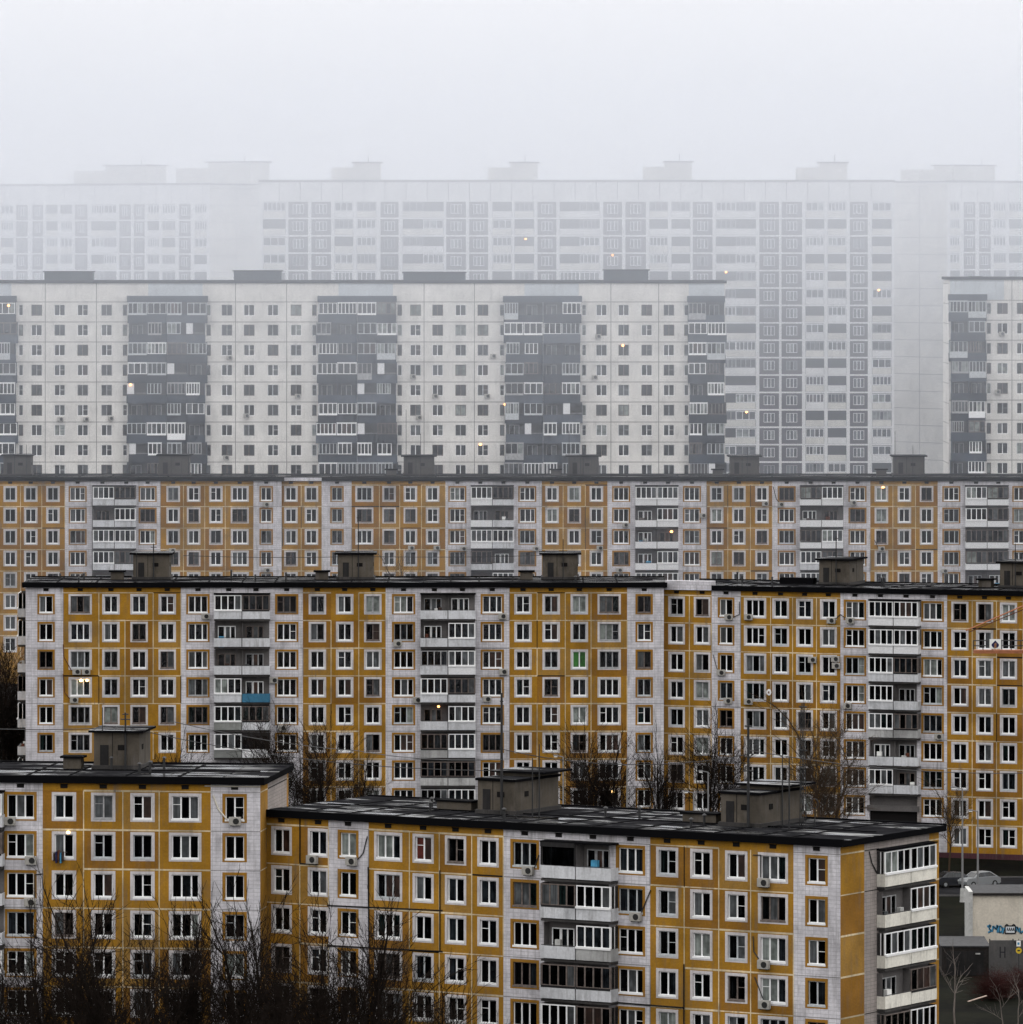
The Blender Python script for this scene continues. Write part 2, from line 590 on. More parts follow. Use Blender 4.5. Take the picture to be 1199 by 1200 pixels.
        if mat == 'wet_bitumen' and s.P[1] < 800:
            for _ in range(7):
                m = MB(); px_, py_ = s.rng.uniform(2, s.L - 2), s.rng.uniform(2, s.D - 1.5)
                hh_ = s.rng.uniform(.45, .95)
                m.tube((px_, py_, z1), (px_, py_, z1 + hh_), .09, .09, 'mast_metal', 8, True)
                m.tube((px_, py_, z1 + hh_), (px_, py_, z1 + hh_ + .12), .19, .05, 'mast_metal', 8, True)
                m.build('vent_pipe', s.root)
    def vents(s, pxs, y=.30):
        key = 'vent'
        if key not in CACHE:
            m = MB(); m.box(-.26, .26, -.03, .03, -.13, .13, 'vent_shade_black'); m.box(-.32, .32, -.05, -.01, .13, .17, 'vent_shade_black')
            CACHE[key] = m.mesh('vent')
        for px in pxs:
            link('vent', CACHE[key], s.root, s.front.loc(s.front.a(px), -.01, s.top - .36))
    def hut(s, px, y0, w, dep, h, mat='hut_concrete', shaft=-1, slab=.35, porch=False, mast=()):
        f = s.front
        a = f.a(px, y0)
        z = s.rz
        mb = MB()
        mb.box(a, a + w, y0, y0 + dep, z, z + h, mat, 'd')
        mb.box(a - .15, a + w + .15, y0 - .15, y0 + dep + .15, z, z + .28, 'slab_concrete', 'd')
        # panel joints
        for t in (.40, ):
            mb.box(a + w * t, a + w * t + .05, y0 - .012, y0 + .01, z + .3, z + h, 'joint_bitumen')
        mb.box(a + w - .01, a + w + .012, y0 + dep * .5, y0 + dep * .5 + .06, z + .3, z + h, 'joint_bitumen')
        if porch:
            yb = y0 + 2.7
            mb.box(a + .02, a + w + .02, yb, y0 + dep - .02, z + h - .05, z + h + .42, mat, 'd')
        o = mb.build('roof_hut', s.root)
        m = MB()
        if porch:
            m.box(a - .3, a + w + .95, yb - .35, y0 + dep + .4, z + h + .42, z + h + .56, 'bitumen_edge', 't')
            m.poly([(a - .3, yb - .35, z + h + .56), (a + w + .95, yb - .35, z + h + .56), (a + w + .95, y0 + dep + .4, z + h + .56), (a - .3, y0 + dep + .4, z + h + .56)], 'wet_bitumen')
            slab = .14
        m.box(a - slab, a + w + slab, y0 - slab, y0 + dep + slab, z + h, z + h + .17, 'bitumen_edge', 't')
        m.poly([(a - slab, y0 - slab, z + h + .17), (a + w + slab, y0 - slab, z + h + .17), (a + w + slab, y0 + dep + slab, z + h + .17), (a - slab, y0 + dep + slab, z + h + .17)], 'wet_bitumen')
        m.build('hut_roof', o)
        m = MB(); m.box(a + w * .62 - .3, a + w * .62 + .3, y0 - .04, y0 + .02, z + h * .52, z + h * .52 + .38, 'vent_shade_black'); m.build('vent_grille', o)
        m = MB(); m.box(a + w - .02, a + w + .05, y0 + dep * .22, y0 + dep * .22 + .5, z + h * .52, z + h * .52 + .38, 'vent_shade_black'); m.build('vent_grille', o)
        m = MB(); m.box(a + .14 * w, a + .14 * w + .62, y0 - .05, y0 + .02, z + .28, z + 1.75, 'dark_paint'); m.build('door', o)
        if shaft:
            m = MB()
            sx = a - 2.3 if shaft < 0 else a + w + .9
            m.box(sx, sx + 1.3, y0 + .2, y0 + 1.4, z, z + .75, mat)
            m.box(sx - .2, sx + 1.5, y0 - .02, y0 + 1.6, z + .75, z + .90, 'bitumen_edge')
            m.build('ventilation_shaft', s.root)
        return (a, y0, z, w, dep, h)
    def mast(s, px, b, py_top, r=.06, bars=(), zbase=None, lattice=False):
        f = s.front
        a = f.a(px, b)
        z1 = f.z(px, py_top, b)
        z0 = s.rz if zbase is None else zbase
        m = MB()
        if lattice:
            q = .16
            for dx, dy in ((-q, -q), (q, -q), (q, q), (-q, q)):
                m.tube((a + dx, b + dy, z0), (a + dx * .5, b + dy * .5, z1), .035, .025, 'mast_metal', 4)
            zz = z0; sgn = 1
            while zz < z1 - .5:
                m.tube((a - q * sgn, b - q, zz), (a + q * sgn, b - q, zz + .5), .02, .02, 'mast_metal', 4)
                m.tube((a - q, b + q * sgn, zz), (a - q, b - q * sgn, zz + .5), .02, .02, 'mast_metal', 4)
                zz += .5; sgn = -sgn
        else:
            m.tube((a, b, z0), (a, b, z1), r, r * .7, 'mast_metal', 6, True)
        for (t, hw) in bars:
            zz = z0 + (z1 - z0) * t
            m.tube((a - hw, b, zz), (a + hw, b, zz), r * .5, r * .5, 'mast_metal', 4, True)
        m.build('antenna_mast', s.root)
        return Vector((*s.to_world(a, b), z1 + s.base))
    # ---- finishing
    def finish(s, floors_z=None, back='white_tile'):
        w = s.wall
        L, D, T = s.L, s.D, s.top
        w.poly([(L, D, 0), (0, D, 0), (0, D, T), (L, D, T)], back)
        w.poly([(0, 0, T - .02), (L, 0, T - .02), (L, D, T - .02), (0, D, T - .02)], 'bitumen_edge')
        # flat black sheet painted as the shade of rooms behind the openings
        w.poly([(.3, .24, 0), (L - .3, .24, 0), (L - .3, .24, T - .3), (.3, .24, T - .3)], 'vent_shade_black')
        w.build('wall', s.root)
        if s.rest.f:
            o = s.rest.build('window', s.root)
            o['kind'] = 'stuff'
        if s.rest_bal.f:
            o = s.rest_bal.build('balcony', s.root)
            o['kind'] = 'stuff'

FH = 2.8
ATT = .66

def balcony_half(b, face, a0, a1, z0, kind, d=1.0, parapet='parapet_white', outer=None, ph=.86, gl=4, top_roof=False):
    """one balcony: slab, parapet, glazing or open bay; outer='l'/'r' side that shows"""
    rng = b.rng
    m = MB(face.xf)
    m.box(a0, a1, -d, -.002, z0 - .02, z0 + .13, 'slab_concrete')
    # wall between the two neighbours / outer cheek
    if kind in 'WGDB':
        m.box(a0, a0 + .05, -d + .07, -.002, z0 + .13, z0 + FH - .16, 'balcony_wall')
        m.box(a1 - .05, a1, -d + .07, -.002, z0 + .13, z0 + FH - .16, 'balcony_wall')
    else:
        m.box(a0 + .01, a0 + .06, -d * .65, -.002, z0 + .13, z0 + FH - .16, 'balcony_wall')
    if top_roof:
        m.box(a0 - .05, a1 + .05, -d - .12, -.002, z0 + FH - .12, z0 + FH - .02, 'bitumen_edge')
    o = m.build('balcony', b.root)
    p = MB(face.xf)
    zb, zt = z0 + .20, z0 + .20 + ph
    p.box(a0 + .03, a1 - .03, -d - .05, -d + .02, zb, zt, parapet)
    if outer == 'r' or outer == 'lr':
        p.box(a1 - .028, a1 + .03, -d - .05, -.01, zb, zt, parapet)
    if outer == 'l' or outer == 'lr':
        p.box(a0 - .03, a0 + .028, -d - .05, -.01, zb, zt, parapet)
    p.build('parapet', o)
    zg0, zg1 = zt + .03, z0 + FH - .20
    w = a1 - a0
    if kind in 'WGD':
        g = MB(face.xf)
        fm = {'W': 'pvc_white', 'G': 'grey_frame', 'D': 'old_wood'}[kind]
        pn = PANES[rng.choices(range(len(PANES)), PW if kind != 'W' else [5, 4, 4, 5, 4, 4, 3, 3, 2, 3, 4, 3, 3, 0, 0, 0])[0]]
        pn = tuple(pn) + (rng.choice(['glass_dark', 'glass_blue', 'curtain_grey']),)
        add_window(g, g, g, a0 + .04, -d - .03, zg0, w - .08, zg1 - zg0, gl, 'plain', pn, fm, False)
        if kind == 'W':
            g.box(a0, a1, -d - .14, -d - .032, zg0 - .10, zg0 + .05, fm)
        if kind == 'D':
            g.box(a0 + .03, a1 - .03, -d - .07, -d - .032, zg0 - .12, zg0 + .03, 'dark_paint')
        if outer:
            for side in outer:
                x = a1 - .02 if side == 'r' else a0 + .02
                sg = 1 if side == 'r' else -1
                xx = x + sg * .02
                g.poly([(xx, -d, zg0), (xx, -.02, zg0), (xx, -.02, zg1), (xx, -d, zg1)], 'glass_blue')
                g.box(min(x, x + sg * .05), max(x, x + sg * .05), -d * .55, -d * .55 + .06, zg0, zg1, fm)
                g.box(min(x, x + sg * .05), max(x, x + sg * .05), -d - .03, -d + .06, zg0, zg1, fm)
        g.build('glazing', o)
    elif kind == 'B':       # boarded dark box
        g = MB(face.xf)
        g.box(a0, a1, -d - .12, -d - .06, zg1 - .22, zg1 + .12, 'dark_paint')
        g.box(a0, a0 + .10, -d - .06, -d, zg0, zg1, 'dark_paint'); g.box(a1 - .10, a1, -d - .06, -d, zg0, zg1, 'dark_paint')
        g.xz(a0 + .1, a1 - .1, zg0, zg1 - .2, -d + .1, 'glass_dark')
        g.build('glazing', o)
    else:
        g = MB(face.xf)
        fm = rng.choice(['pvc_white', 'old_wood', 'grey_frame', 'grey_frame'])
        dw = min(.75, w * .25)
        x = a0 + w * .12
        add_window(g, g, g, x, -.075, z0 + .15, dw, 2.1, 1, 'plain', ('glass_dark',), fm, False)
        add_window(g, g, g, x + dw + .04, -.075, z0 + .85, w * .38, 1.4, 2, 'plain', (rng.choice(['glass_dark', 'glass_blue', 'curtain_grey', 'curtain_brown']), 'glass_dark'), fm, False)
        g.build('balcony_door', o)
        q = MB(face.xf)
        q.tube((a0 + .04, -d, zt + .06), (a1 - .04, -d, zt + .06), .03, .03, 'mast_metal', 5)
        for _ in range(rng.choice([0, 1, 1, 2, 3])):
            c = rng.uniform(a0 + .3, a1 - .9)
            q.box(c, c + rng.uniform(.3, .7), -d + .3, -d + .6, z0 + .14, zt + rng.uniform(.1, .5), rng.choice(['curtain_brown', 'rust_red', 'curtain_grey', 'concrete_pale', 'paint_cyan', 'sign_white', 'old_wood']))
        q.build('handrail', o)

def split(segs):
    """(px0,px1,style,[(px,type)..]) -> single cells"""
    out = []
    for px0, px1, st, wins in segs:
        e = [px0]
        for (p, t), (q, u) in zip(wins, wins[1:]):
            hp = {'2': 1, '3': 1.55, 'b': 2.4}[t[0]]; hq = {'2': 1, '3': 1.55, 'b': 2.4}[u[0]]
            e.append(p + (q - p) * hp / (hp + hq))
        e.append(px1)
        for i, wv in enumerate(wins):
            out.append((e[i], e[i + 1], st, wv))
        if not wins:
            out.append((px0, px1, st, None))
    return out

SEAMS = {'Y': 'joint_filler', 'W': 'white_joint', 'T': 'joint_bitumen'}
PANEL = {'Y': 'yellow_panel', 'W': 'white_tile', 'T': 'grey_tile'}
RING = {'Y': 'window_surround', 'W': 'orange_surround', 'T': 'window_surround'}

def panel_face(b, face, cells, nfl, bal=None, seam_p=.9, old=.22, specials={}, bd=1.0, order=None, limit=100):
    """yellow and white panel facade; nfl(px) gives the storeys that carry windows"""
    T = b.top
    rng = b.rng
    todo = []
    for ci, (px0, px1, st, win) in enumerate(cells):
        a0 = 0 if ci == 0 else face.a(px0)
        a1 = face.len if ci == len(cells) - 1 else face.a(px1)
        pm = PANEL[st]
        b.plain(face, a0, a1, T - ATT, T, pm)
        n = nfl(px0 * .5 + px1 * .5)
        for k in range(n):
            z1 = T - ATT - k * FH
            z0 = z1 - FH
            # joints: each a bead 12-16 mm proud of the panel
            if rng.random() < (seam_p if st == 'Y' else .75):
                sm = SEAMS[st]
                r = rng.random()
                if r < .05: sm = 'joint_bitumen'
                hw = rng.choice([.04, .055, .065]) if st == 'Y' else .028
                b.seam(face, a0, a1, z1 - hw, z1 + hw, sm, -.012)
            nxt = cells[ci + 1] if ci + 1 < len(cells) else None
            if nxt and rng.random() < (seam_p if (st == 'Y' and nxt[2] == 'Y') else .35):
                sm = 'joint_filler' if (st == 'Y') else 'white_joint'
                if rng.random() < .06: sm = 'joint_bitumen'
                b.seam(face, a1 - .04, a1 + .04, z0, z1, sm, -.017)
            if st == 'Y':
                pm = rng.choices(['yellow_panel', 'yellow_pale', 'yellow_brown'], [6, 2, 3])[0]
            if win is None:
                b.plain(face, a0, a1, z0, z1, pm)
            elif win[1][0] in '23':
                c = face.a(win[0])
                w = 1.36 if win[1][0] == '2' else 1.95
                h = 1.66
                oz1 = z1 - .33; oz0 = oz1 - h
                ring = .205
                c = min(max(c, a0 + w / 2 + .03), a1 - w / 2 - .03)
                b.opening(face, a0, a1, z0, z1, (c - w / 2, c + w / 2, oz0, oz1), ring, (pm, RING[st], RING[st]))
                kw = specials.get((round(win[0]), k), {})
                todo.append((k + (50 if px0 < -20 or px1 > 1215 else 0), face, c - w / 2, oz0, w, h, int(win[1][0]), kw))
            elif win[1] == 'b':
                b.plain(face, a0, a1, z0, z1, 'balcony_wall')  # dark wall colour stands in for shade inside open balconies
                bl, br, kinds, pars = bal[win[0]]
                if k < len(kinds):
                    x0, x1 = face.a(bl, -bd), face.a(br, -bd)
                    mid = (x0 + x1) / 2
                    kk = kinds[k]
                    pl, pr = pars.get(k, ('parapet_white', 'parapet_white'))
                    if kk == '--':
                        continue
                    balcony_half(b, face, x0, mid - .015, z0, kk[0], bd, pl, 'l', top_roof=(k == 0))
                    balcony_half(b, face, mid + .015, x1, z0, kk[1], bd, pr, 'r', top_roof=(k == 0))
        zr = T - ATT - n * FH
        if zr > 0:
            b.plain(face, a0, a1, 0, zr, pm)
    # upper storeys first: they are the ones that show
    todo.sort(key=lambda t: t[0])
    for k, fc, a, z, w, h, n, kw in todo:
        b.window(fc, a, z, w, h, n, old=old, limit=limit, **kw)

def blank_end(b, face, cells, nfl=9):
    """windowless end wall: (fraction0, fraction1, style)"""
    T = b.top
    for f0, f1, st in cells:
        a0, a1 = f0 * face.len, f1 * face.len
        b.plain(face, a0, a1, 0, T, PANEL.get(st, st))
        for k in range(nfl):
            z1 = T - ATT - k * FH
            b.seam(face, a0, a1, z1 - .04, z1 + .04, SEAMS.get(st, 'far_joint'), -.012)

# ================================================================== the nearest row
A = Building('apartment_building', -330, 491.2, R(7), 305, 911.5, 0.0, 13.0,
             'nearest ochre and white panel block at the lower left, bare trees against its lower floors')
fa = A.front
cellsA = split([(-330, -240, 'W', [(-300, '2'), (-265, '2')]), (-240, -50, 'Y', [(-215, '3'), (-165, '2'), (-121, '2'), (-75, '2')]),
                (-50, 50, 'W', [(-24, 'b'), (24, '3')]), (50, 247, 'Y', [(75, '2'), (121, '2'), (167, '2'), (217, '3')]), (247, 305, 'W', [(275, '2')])])
panel_face(A, fa, cellsA, lambda px: 6, {-24: (-60, 2, ['OW', 'WD', 'WO', 'OO', 'WW', 'DO'], {})}, specials={(75, 1): dict(pi=5, fmat='pvc_white'), (217, 0): dict(fmat='pvc_white', pi=5), (121, 0): dict(fmat='grey_frame'), (75, 0): dict(pi=2, fmat='pvc_white'), (275, 0): dict(pi=0, fmat='pvc_white'), (275, 1): dict(pi=0, fmat='pvc_white')}, old=.12)
blank_end(A, A.right, [(0, .26, 'Y'), (.26, .94, 'T'), (.94, 1, 'Y')])
blank_end(A, A.left, [(0, 1, 'Y')])
A.roof()
A.vents([24, 75, 121, 167, 217, 275])
h = A.hut(110, 7.6, 3.35, 4.6, 2.65)
A.mast(147, 7.45, 835, .09, [(.88, .35), (.97, .22)])
A.mast(120, 8.0, 829, .05)
for p in [(12, 962), (37, 1008), (36, 1057), (276, 962)]:
    A.ac(fa, *p)
A.pipe(fa, [(250, 932), (256, 948), (266, 960)], 'pipe_pale', .06)
A.pipe(fa, [(240, 921), (305, 922)], 'pipe_pale', .05)
A.pipe(fa, [(0, 959), (6, 959)], 'mast_metal')
A.pipe(fa, [(41, 1052), (41, 1025), (50, 1024)], 'mast_metal')
A.lamp(fa, 80, 975.5, r=.13)
# laundry rack under one window
m = MB(fa.xf)
za = fa.z(70, 1003); aa = fa.a(64)
for i in range(5):
    m.box(aa + i * .16, aa + i * .16 + .10, -.55, -.20, za - .35 - .12 * (i % 2), za + .25 + .1 * ((i * 7) % 3), ['curtain_brown', 'sign_navy', 'rust_red', 'paint_cyan', 'curtain_brown'][i])
m.tube((aa - .1, -.4, za + .3), (aa + 1.0, -.4, za + .3), .02, .02, 'mast_metal', 5)
m.build('laundry_rack', A.root)
A.finish()

B = Building('apartment_building', 309, 489.5, R(31.5), 985, 954.5, -2.0, 14.3,
             'nearest ochre and white panel block at the lower right, turned so its balconied end shows')
fb = B.front
cellsB = split([(309, 385, 'Y', [(330, '2'), (373, '2')]), (385, 432, 'W', [(408, '2')]),
                (432, 590, 'Y', [(455, '3'), (496, '2'), (534, '2'), (572, '2')]),
                (590, 762, 'W', [(615, '3'), (674, 'b'), (739, '3')]),
                (762, 930, 'Y', [(782, '2'), (822, '2'), (863, '2'), (906, '3')]), (930, 985, 'W', [(957, '2')])])
st = 'parapet_stained'
panel_face(B, fb, cellsB, lambda px: 6 if px > 550 else 6, {674: (634, 716, ['BO', 'DW', 'OW', 'DD', 'WD', 'OW'], {2: ('parapet_white', st)})}, old=.22,
           specials={(496, 0): dict(pi=13, fmat='pvc_white'), (455, 0): dict(pi=7, fmat='pvc_white'), (408, 0): dict(pi=7, fmat='pvc_white'), (330, 0): dict(pi=8), (906, 2): dict(pi=7, fmat='pvc_white'), (906, 3): dict(pi=7, fmat='pvc_white'), (822, 2): dict(pi=7, fmat='pvc_white'), (906, 0): dict(pi=11, fmat='pvc_white'), (906, 1): dict(pi=3, fmat='old_wood')})
fr = B.right
cellsE = [(985, 1013, 'Y', None), (1013, 1030, 'T', None), (1030, 1089, 'T', (1060, 'b')), (1089, 1103, 'Y', None)]
pc = 'parapet_cream'
panel_face(B, fr, cellsE, lambda px: 6, {1060: (1037, 1097, ['WW', 'OW', 'WW', 'OD', 'DW', 'WW'], {k: (pc, pc) for k in range(6)})}, bd=.62, seam_p=.95)
blank_end(B, B.left, [(0, 1, 'Y')])
B.roof(over=.40)
B.vents([330, 373, 408, 455, 496, 534, 572, 615, 655, 695, 739, 782, 822, 863, 906, 957])
B.hut(560, 6.0, 3.1, 6.0, 2.35, shaft=0, porch=True)
B.hut(845, 6.0, 3.1, 6.0, 2.25, shaft=0, porch=True)
# long low ventilation boxes on the roof
for px, w in ((512, 2.9), (800, 2.7)):
    a = fb.a(px, 7.0)
    m = MB(); z = B.rz
    m.box(a, a + w, 7.0, 8.1, z, z + .62, 'hut_concrete'); m.box(a - .15, a + w + .15, 6.85, 8.25, z + .62, z + .74, 'bitumen_edge')
    m.build('ventilation_shaft', B.root)
B.tips = [B.mast(588, 5.6, 812, .11, [(.55, .12), (.93, .12)]), B.mast(632, 5.2, 872, .055), B.mast(624, 5.4, 888, .05, zbase=None),
          B.mast(877, 5.6, 842, .11, [(.93, .28), (.52, .4)]), B.mast(941, 8.0, 824, .1, [(.97, .3), (.62, .35)], lattice=True),
          B.mast(917, 7.6, 880, .05), B.mast(925, 5.2, 888, .06)]
# satellite dish ring on the roof
m = MB()
a = fb.a(955, 9.5); z = fb.z(955, 942, 9.5)
n = 14
for i in range(n):
    t0, t1 = 2 * math.pi * i / n, 2 * math.pi * (i + 1) / n
    m.tube((a + .28 * math.cos(t0), 9.5, z + .34 * math.sin(t0)), (a + .28 * math.cos(t1), 9.5, z + .34 * math.sin(t1)), .035, .035, 'mast_metal', 5)
m.tube((a, 9.5, B.rz), (a, 9.5, z - .3), .04, .04, 'mast_metal', 5)
m.build('ring_aerial', B.root)
for p in [(368, 1007), (414, 1009), (621, 1020), (747, 1074), (897, 1034), (897, 1130), (898, 1177)]:
    B.ac(fb, *p)
B.ac(fb, 695, 1163)
B.pipe(fb, [(431, 980), (426, 1000), (419, 1008)])
B.pipe(fb, [(883, 1002), (892, 1002), (892, 1028)])
B.pipe(fb, [(883, 1097), (884, 1115), (890, 1124)])
B.pipe(fb, [(885, 1145), (895, 1171)])
B.pipe(fb, [(763, 1043), (752, 1070)])
B.pipe(fb, [(632, 1002), (627, 1017)])
B.pipe(fb, [(432, 1016), (433, 1110)], 'joint_bitumen', .05)
B.pipe(fb, [(352, 958), (352, 1012), (372, 1013)], 'joint_bitumen', .05)
B.pipe(fb, [(384, 1061), (519, 1067)], 'joint_bitumen', .05)
B.pipe(fb, [(384, 1108), (519, 1115)], 'joint_bitumen', .05)
B.pipe(fb, [(516, 1020), (516, 1115)], 'joint_bitumen', .05)
B.pipe(fb, [(802, 1130), (802, 1200)], 'joint_bitumen', .05)
B.pipe(fb, [(714, 1174), (802, 1181)], 'joint_bitumen', .05)
B.pipe(fr, [(1018, 998), (1021, 1011), (1029, 1027)])
B.finish()

# ================================================================== the second row
C = Building('apartment_building', 30, 690, 0, 778, 687, 4.2, 12.6,
             'long frontal ochre and white panel block, second row, two balcony stacks, one blue balcony')
fc = C.front
cellsC = split([(30, 74, 'W', [(54, '2')]), (74, 212, 'Y', [(94, '3'), (130, '2'), (163, '2'), (196, '2')]),
                (212, 355, 'W', [(232, '3'), (284, 'b'), (336, '3')]), (355, 452, 'Y', [(372, '2'), (404, '2'), (437, '2')]),
                (452, 597, 'W', [(473, '3'), (525, 'b'), (577, '3')]), (597, 735, 'Y', [(613, '2'), (646, '2'), (679, '2'), (714, '3')]),
                (735, 778, 'W', [(755, '2')])])
panel_face(C, fc, cellsC, lambda px: 6 if px < 345 else 8,
           {284: (251, 316, ['WD', 'OO', 'OO', 'WO', 'WD', 'WB'], {3: ('parapet_white', 'parapet_blue'), 4: ('parapet_grey', 'parapet_white'), 5: ('parapet_grey', 'parapet_clean')}),
            525: (493, 557, ['OO', 'OW', 'GW', 'WD', 'OW', 'DW', 'DD', 'GW'], {2: ('parapet_white', 'parapet_clean'), 5: (st, 'parapet_white'), 6: (st, st)})},
           specials={(679, 2): dict(pi=14, fmat='pvc_white'), (473, 0): dict(pi=7, fmat='pvc_white', style='vent'), (646, 1): dict(pi=8, fmat='pvc_white'), (714, 0): dict(pi=11, fmat='old_wood'), (94, 0): dict(fmat='old_wood', pi=5)}, old=.2)
blank_end(C, C.right, [(0, 1, 'W')])
panel_face(C, C.left, [(0, 1, 'Y', None)], lambda px: 0)
for k in range(7):
    z0 = C.top - ATT - (k + 1) * FH
    balcony_half(C, C.left, C.D - 7.0, C.D - 2.6, z0, 'WWODWOW'[k], .95, 'parapet_white', 'r')
C.roof()
C.vents([54, 94, 130, 163, 196, 232, 268, 300, 336, 372, 404, 437, 473, 509, 542, 577, 613, 646, 679, 714, 755])
for px, w in ((156, 3.7), (396, 3.6), (636, 3.6)):
    C.hut(px, 7.4, w, 4.2, 2.55)
C.tips = [C.mast(180, 7.2, 637, .09, [(.9, .3)]), C.mast(420, 7.2, 603, .07, [(.95, .2)]), C.mast(660, 7.2, 632, .06), C.mast(160, 7.0, 648, .05)]
for p in [(90, 787), (101, 787), (87, 820), (241, 722), (321, 797), (331, 853), (466, 754), (589, 722), (590, 787), (571, 819), (489, 820)]:
    C.ac(fc, *p)
C.lamp(fc, 95, 797.5, r=.17); C.lamp(fc, 102, 797.5, r=.15)
C.lamp(fc, 718, 928, 'lamp_warm', .18); C.lamp(fc, 514, 828, 'lamp_orange', .14, -.8)
C.pipe(fc, [(74, 755), (75, 770), (84, 786)], 'rust_red'); C.pipe(fc, [(74, 790), (76, 812), (83, 820)], 'rust_red')
C.finish()

D = Building('apartment_building', 778, 691.5, R(19.5), 1345, 689.5, 4.0, 12.6,
             'ochre and white panel block, right of the second row, with maroon plinth and archway')
fd = D.front
cellsD = split([(778, 834, 'Y', [(793, '2'), (823, '2')]), (834, 868, 'W', [(851, '2')]),
                (868, 985, 'Y', [(885, '3'), (915, '2'), (943, '2'), (971, '2')]), (985, 1110, 'W', [(1002, '3'), (1046, 'b'), (1093, '3')]),
                (1110, 1199, 'Y', [(1125, '2'), (1154, '2'), (1182, '2')]), (1199, 1310, 'W', [(1216, '3'), (1260, 'b'), (1297, '3')]), (1310, 1345, 'Y', [(1327, '2')])])
panel_face(D, fd, cellsD, lambda px: 9 if 1110 < px < 1199 else (8 if px < 1199 else 9),
           {1046: (1018, 1076, ['WW', 'WW', 'WD', 'WO', 'WD', 'OO', 'WO', '--'], {1: ('parapet_clean', 'parapet_clean'), 4: (st, st), 0: ('parapet_clean', 'parapet_clean')}), 1260: (1, 2, [], {})},
           seam_p=1, specials={(823, 3): dict(pi=7, fmat='grey_frame'), (1182, 2): dict(pi=11, fmat='pvc_white'), (823, 2): dict(pi=5, fmat='grey_frame')}, old=.15)
# passage under the balconies, its shade painted as a flat black sheet
m = MB()
xa, xb = fd.a(1020), fd.a(1076); zt = D.top - ATT - 7 * FH - .1
m.xz(xa, xb, 0, zt - 1.35, -.02, 'vent_shade_black')
m.box(xa - .2, xb + .2, -.5, -.022, zt - 1.5, zt - .95, 'balcony_wall')
m.box(xa - .45, xa, -.3, -.022, 0, zt, 'white_tile'); m.box(xb, xb + .35, -.3, -.022, 0, zt, 'grey_tile')
m.xz(xa, xb, zt - .95, zt, -.02, 'balcony_wall')
m.build('archway', D.root)
m = MB()
m.box(fd.a(1080), D.L, -.10, -.003, 0, D.top - ATT - 9 * FH, 'maroon_plinth')
m.build('plinth', D.root)
blank_end(D, D.right, [(0, 1, 'Y')])
blank_end(D, D.left, [(0, 1, 'Y')])
D.roof()
m = MB(); m.box(fd.a(779), fd.a(835), -.42, -.352, D.top - .10, D.top + .42, 'white_tile'); m.box(fd.a(779), fd.a(835), .2, 1.0, D.rz, D.rz + .5, 'white_tile'); m.build('parapet', D.root)
D.vents([793, 823, 851, 885, 915, 943, 971, 1002, 1032, 1062, 1093, 1125, 1154, 1182])
D.hut(960, 6.5, 3.2, 5.0, 2.5, shaft=0); D.hut(1172, 6.5, 3.2, 5.0, 2.5, shaft=-1)
D.tips = [D.mast(980, 6.2, 628, .07, [(.95, .2)]), D.mast(1190, 6.2, 637, .06)]
m = MB(); a = fd.a(915, 8); m.box(a, a + 3.6, 7.6, 8.8, D.rz, D.rz + .6, 'bitumen_edge'); m.build('ventilation_shaft', D.root)
for p in [(855, 723), (878, 723), (846, 788), (854, 821), (878, 822), (975, 727), (997, 727), (953, 773), (981, 780), (980, 772), (994, 827), (1101, 863)]:
    D.ac(fd, *p)
D.pipe(fd, [(867, 705), (867, 720), (858, 724)]); D.pipe(fd, [(979, 726), (985, 720), (992, 725)]); D.pipe(fd, [(836, 767), (841, 785)])
m = MB(fd.xf)
a = fd.a(902.5); z = fd.z(902.5, 811)
pts = [(a + .26 * math.cos(2 * math.pi * i / 10), z + .33 * math.sin(2 * math.pi * i / 10)) for i in range(10)]
m.prism(pts, -.40, -.34, 'pvc_white'); m.tube((a, -.34, z), (a, 0, z - .1), .03, .03, 'mast_metal'); m.box(a - .06, a + .06, -.46, -.401, z - .12, z + .1, 'rust_red')
m.build('satellite_dish', D.root)
D.finish()

# ================================================================== the third row
E = Building('apartment_building', -210, 889, 0, 330, 562.5, 8.0, 12.6,
             'third row ochre and white panel block at the left, seen above the second row roof')
fe = E.front
cellsE1 = split([(-210, -130, 'W', []), (-130, -38, 'W', [(-108, '3'), (-62, 'b')]), (-38, 76, 'Y', [(-14, '2'), (12, '2'), (36, '2'), (62, '2')]),
                 (76, 188, 'W', [(91, '3'), (134, 'b'), (173, '3')]), (188, 297, 'Y', [(203, '2'), (227, '2'), (253, '2'), (281, '3')]), (297, 330, 'W', [(312, '2')])])
panel_face(E, fe, cellsE1, lambda px: 8 if -20 < px < 30 else 5, {-62: (-80, -40, [], {}), 134: (109, 159, ['WD', 'OW', 'WW', 'WD', 'OO'], {})}, old=.25, seam_p=1)
blank_end(E, E.right, [(0, 1, 'W')]); blank_end(E, E.left, [(0, 1, 'Y')])
E.roof()
E.vents([12, 36, 62, 91, 120, 148, 173, 203, 227, 253, 281, 312])
E.hut(4, 7.0, 3.6, 4.2, 2.6, 'hut_far', shaft=0); E.hut(186, 7.0, 4.0, 4.2, 2.6, 'hut_far', shaft=0)
E.mast(31, 6.8, 521, .05); E.mast(221, 6.8, 530, .05); E.mast(213, 6.8, 540, .04)
for p in [(202, 645), (312, 591), (313, 668)]:
    E.ac(fe, *p)
E.finish()

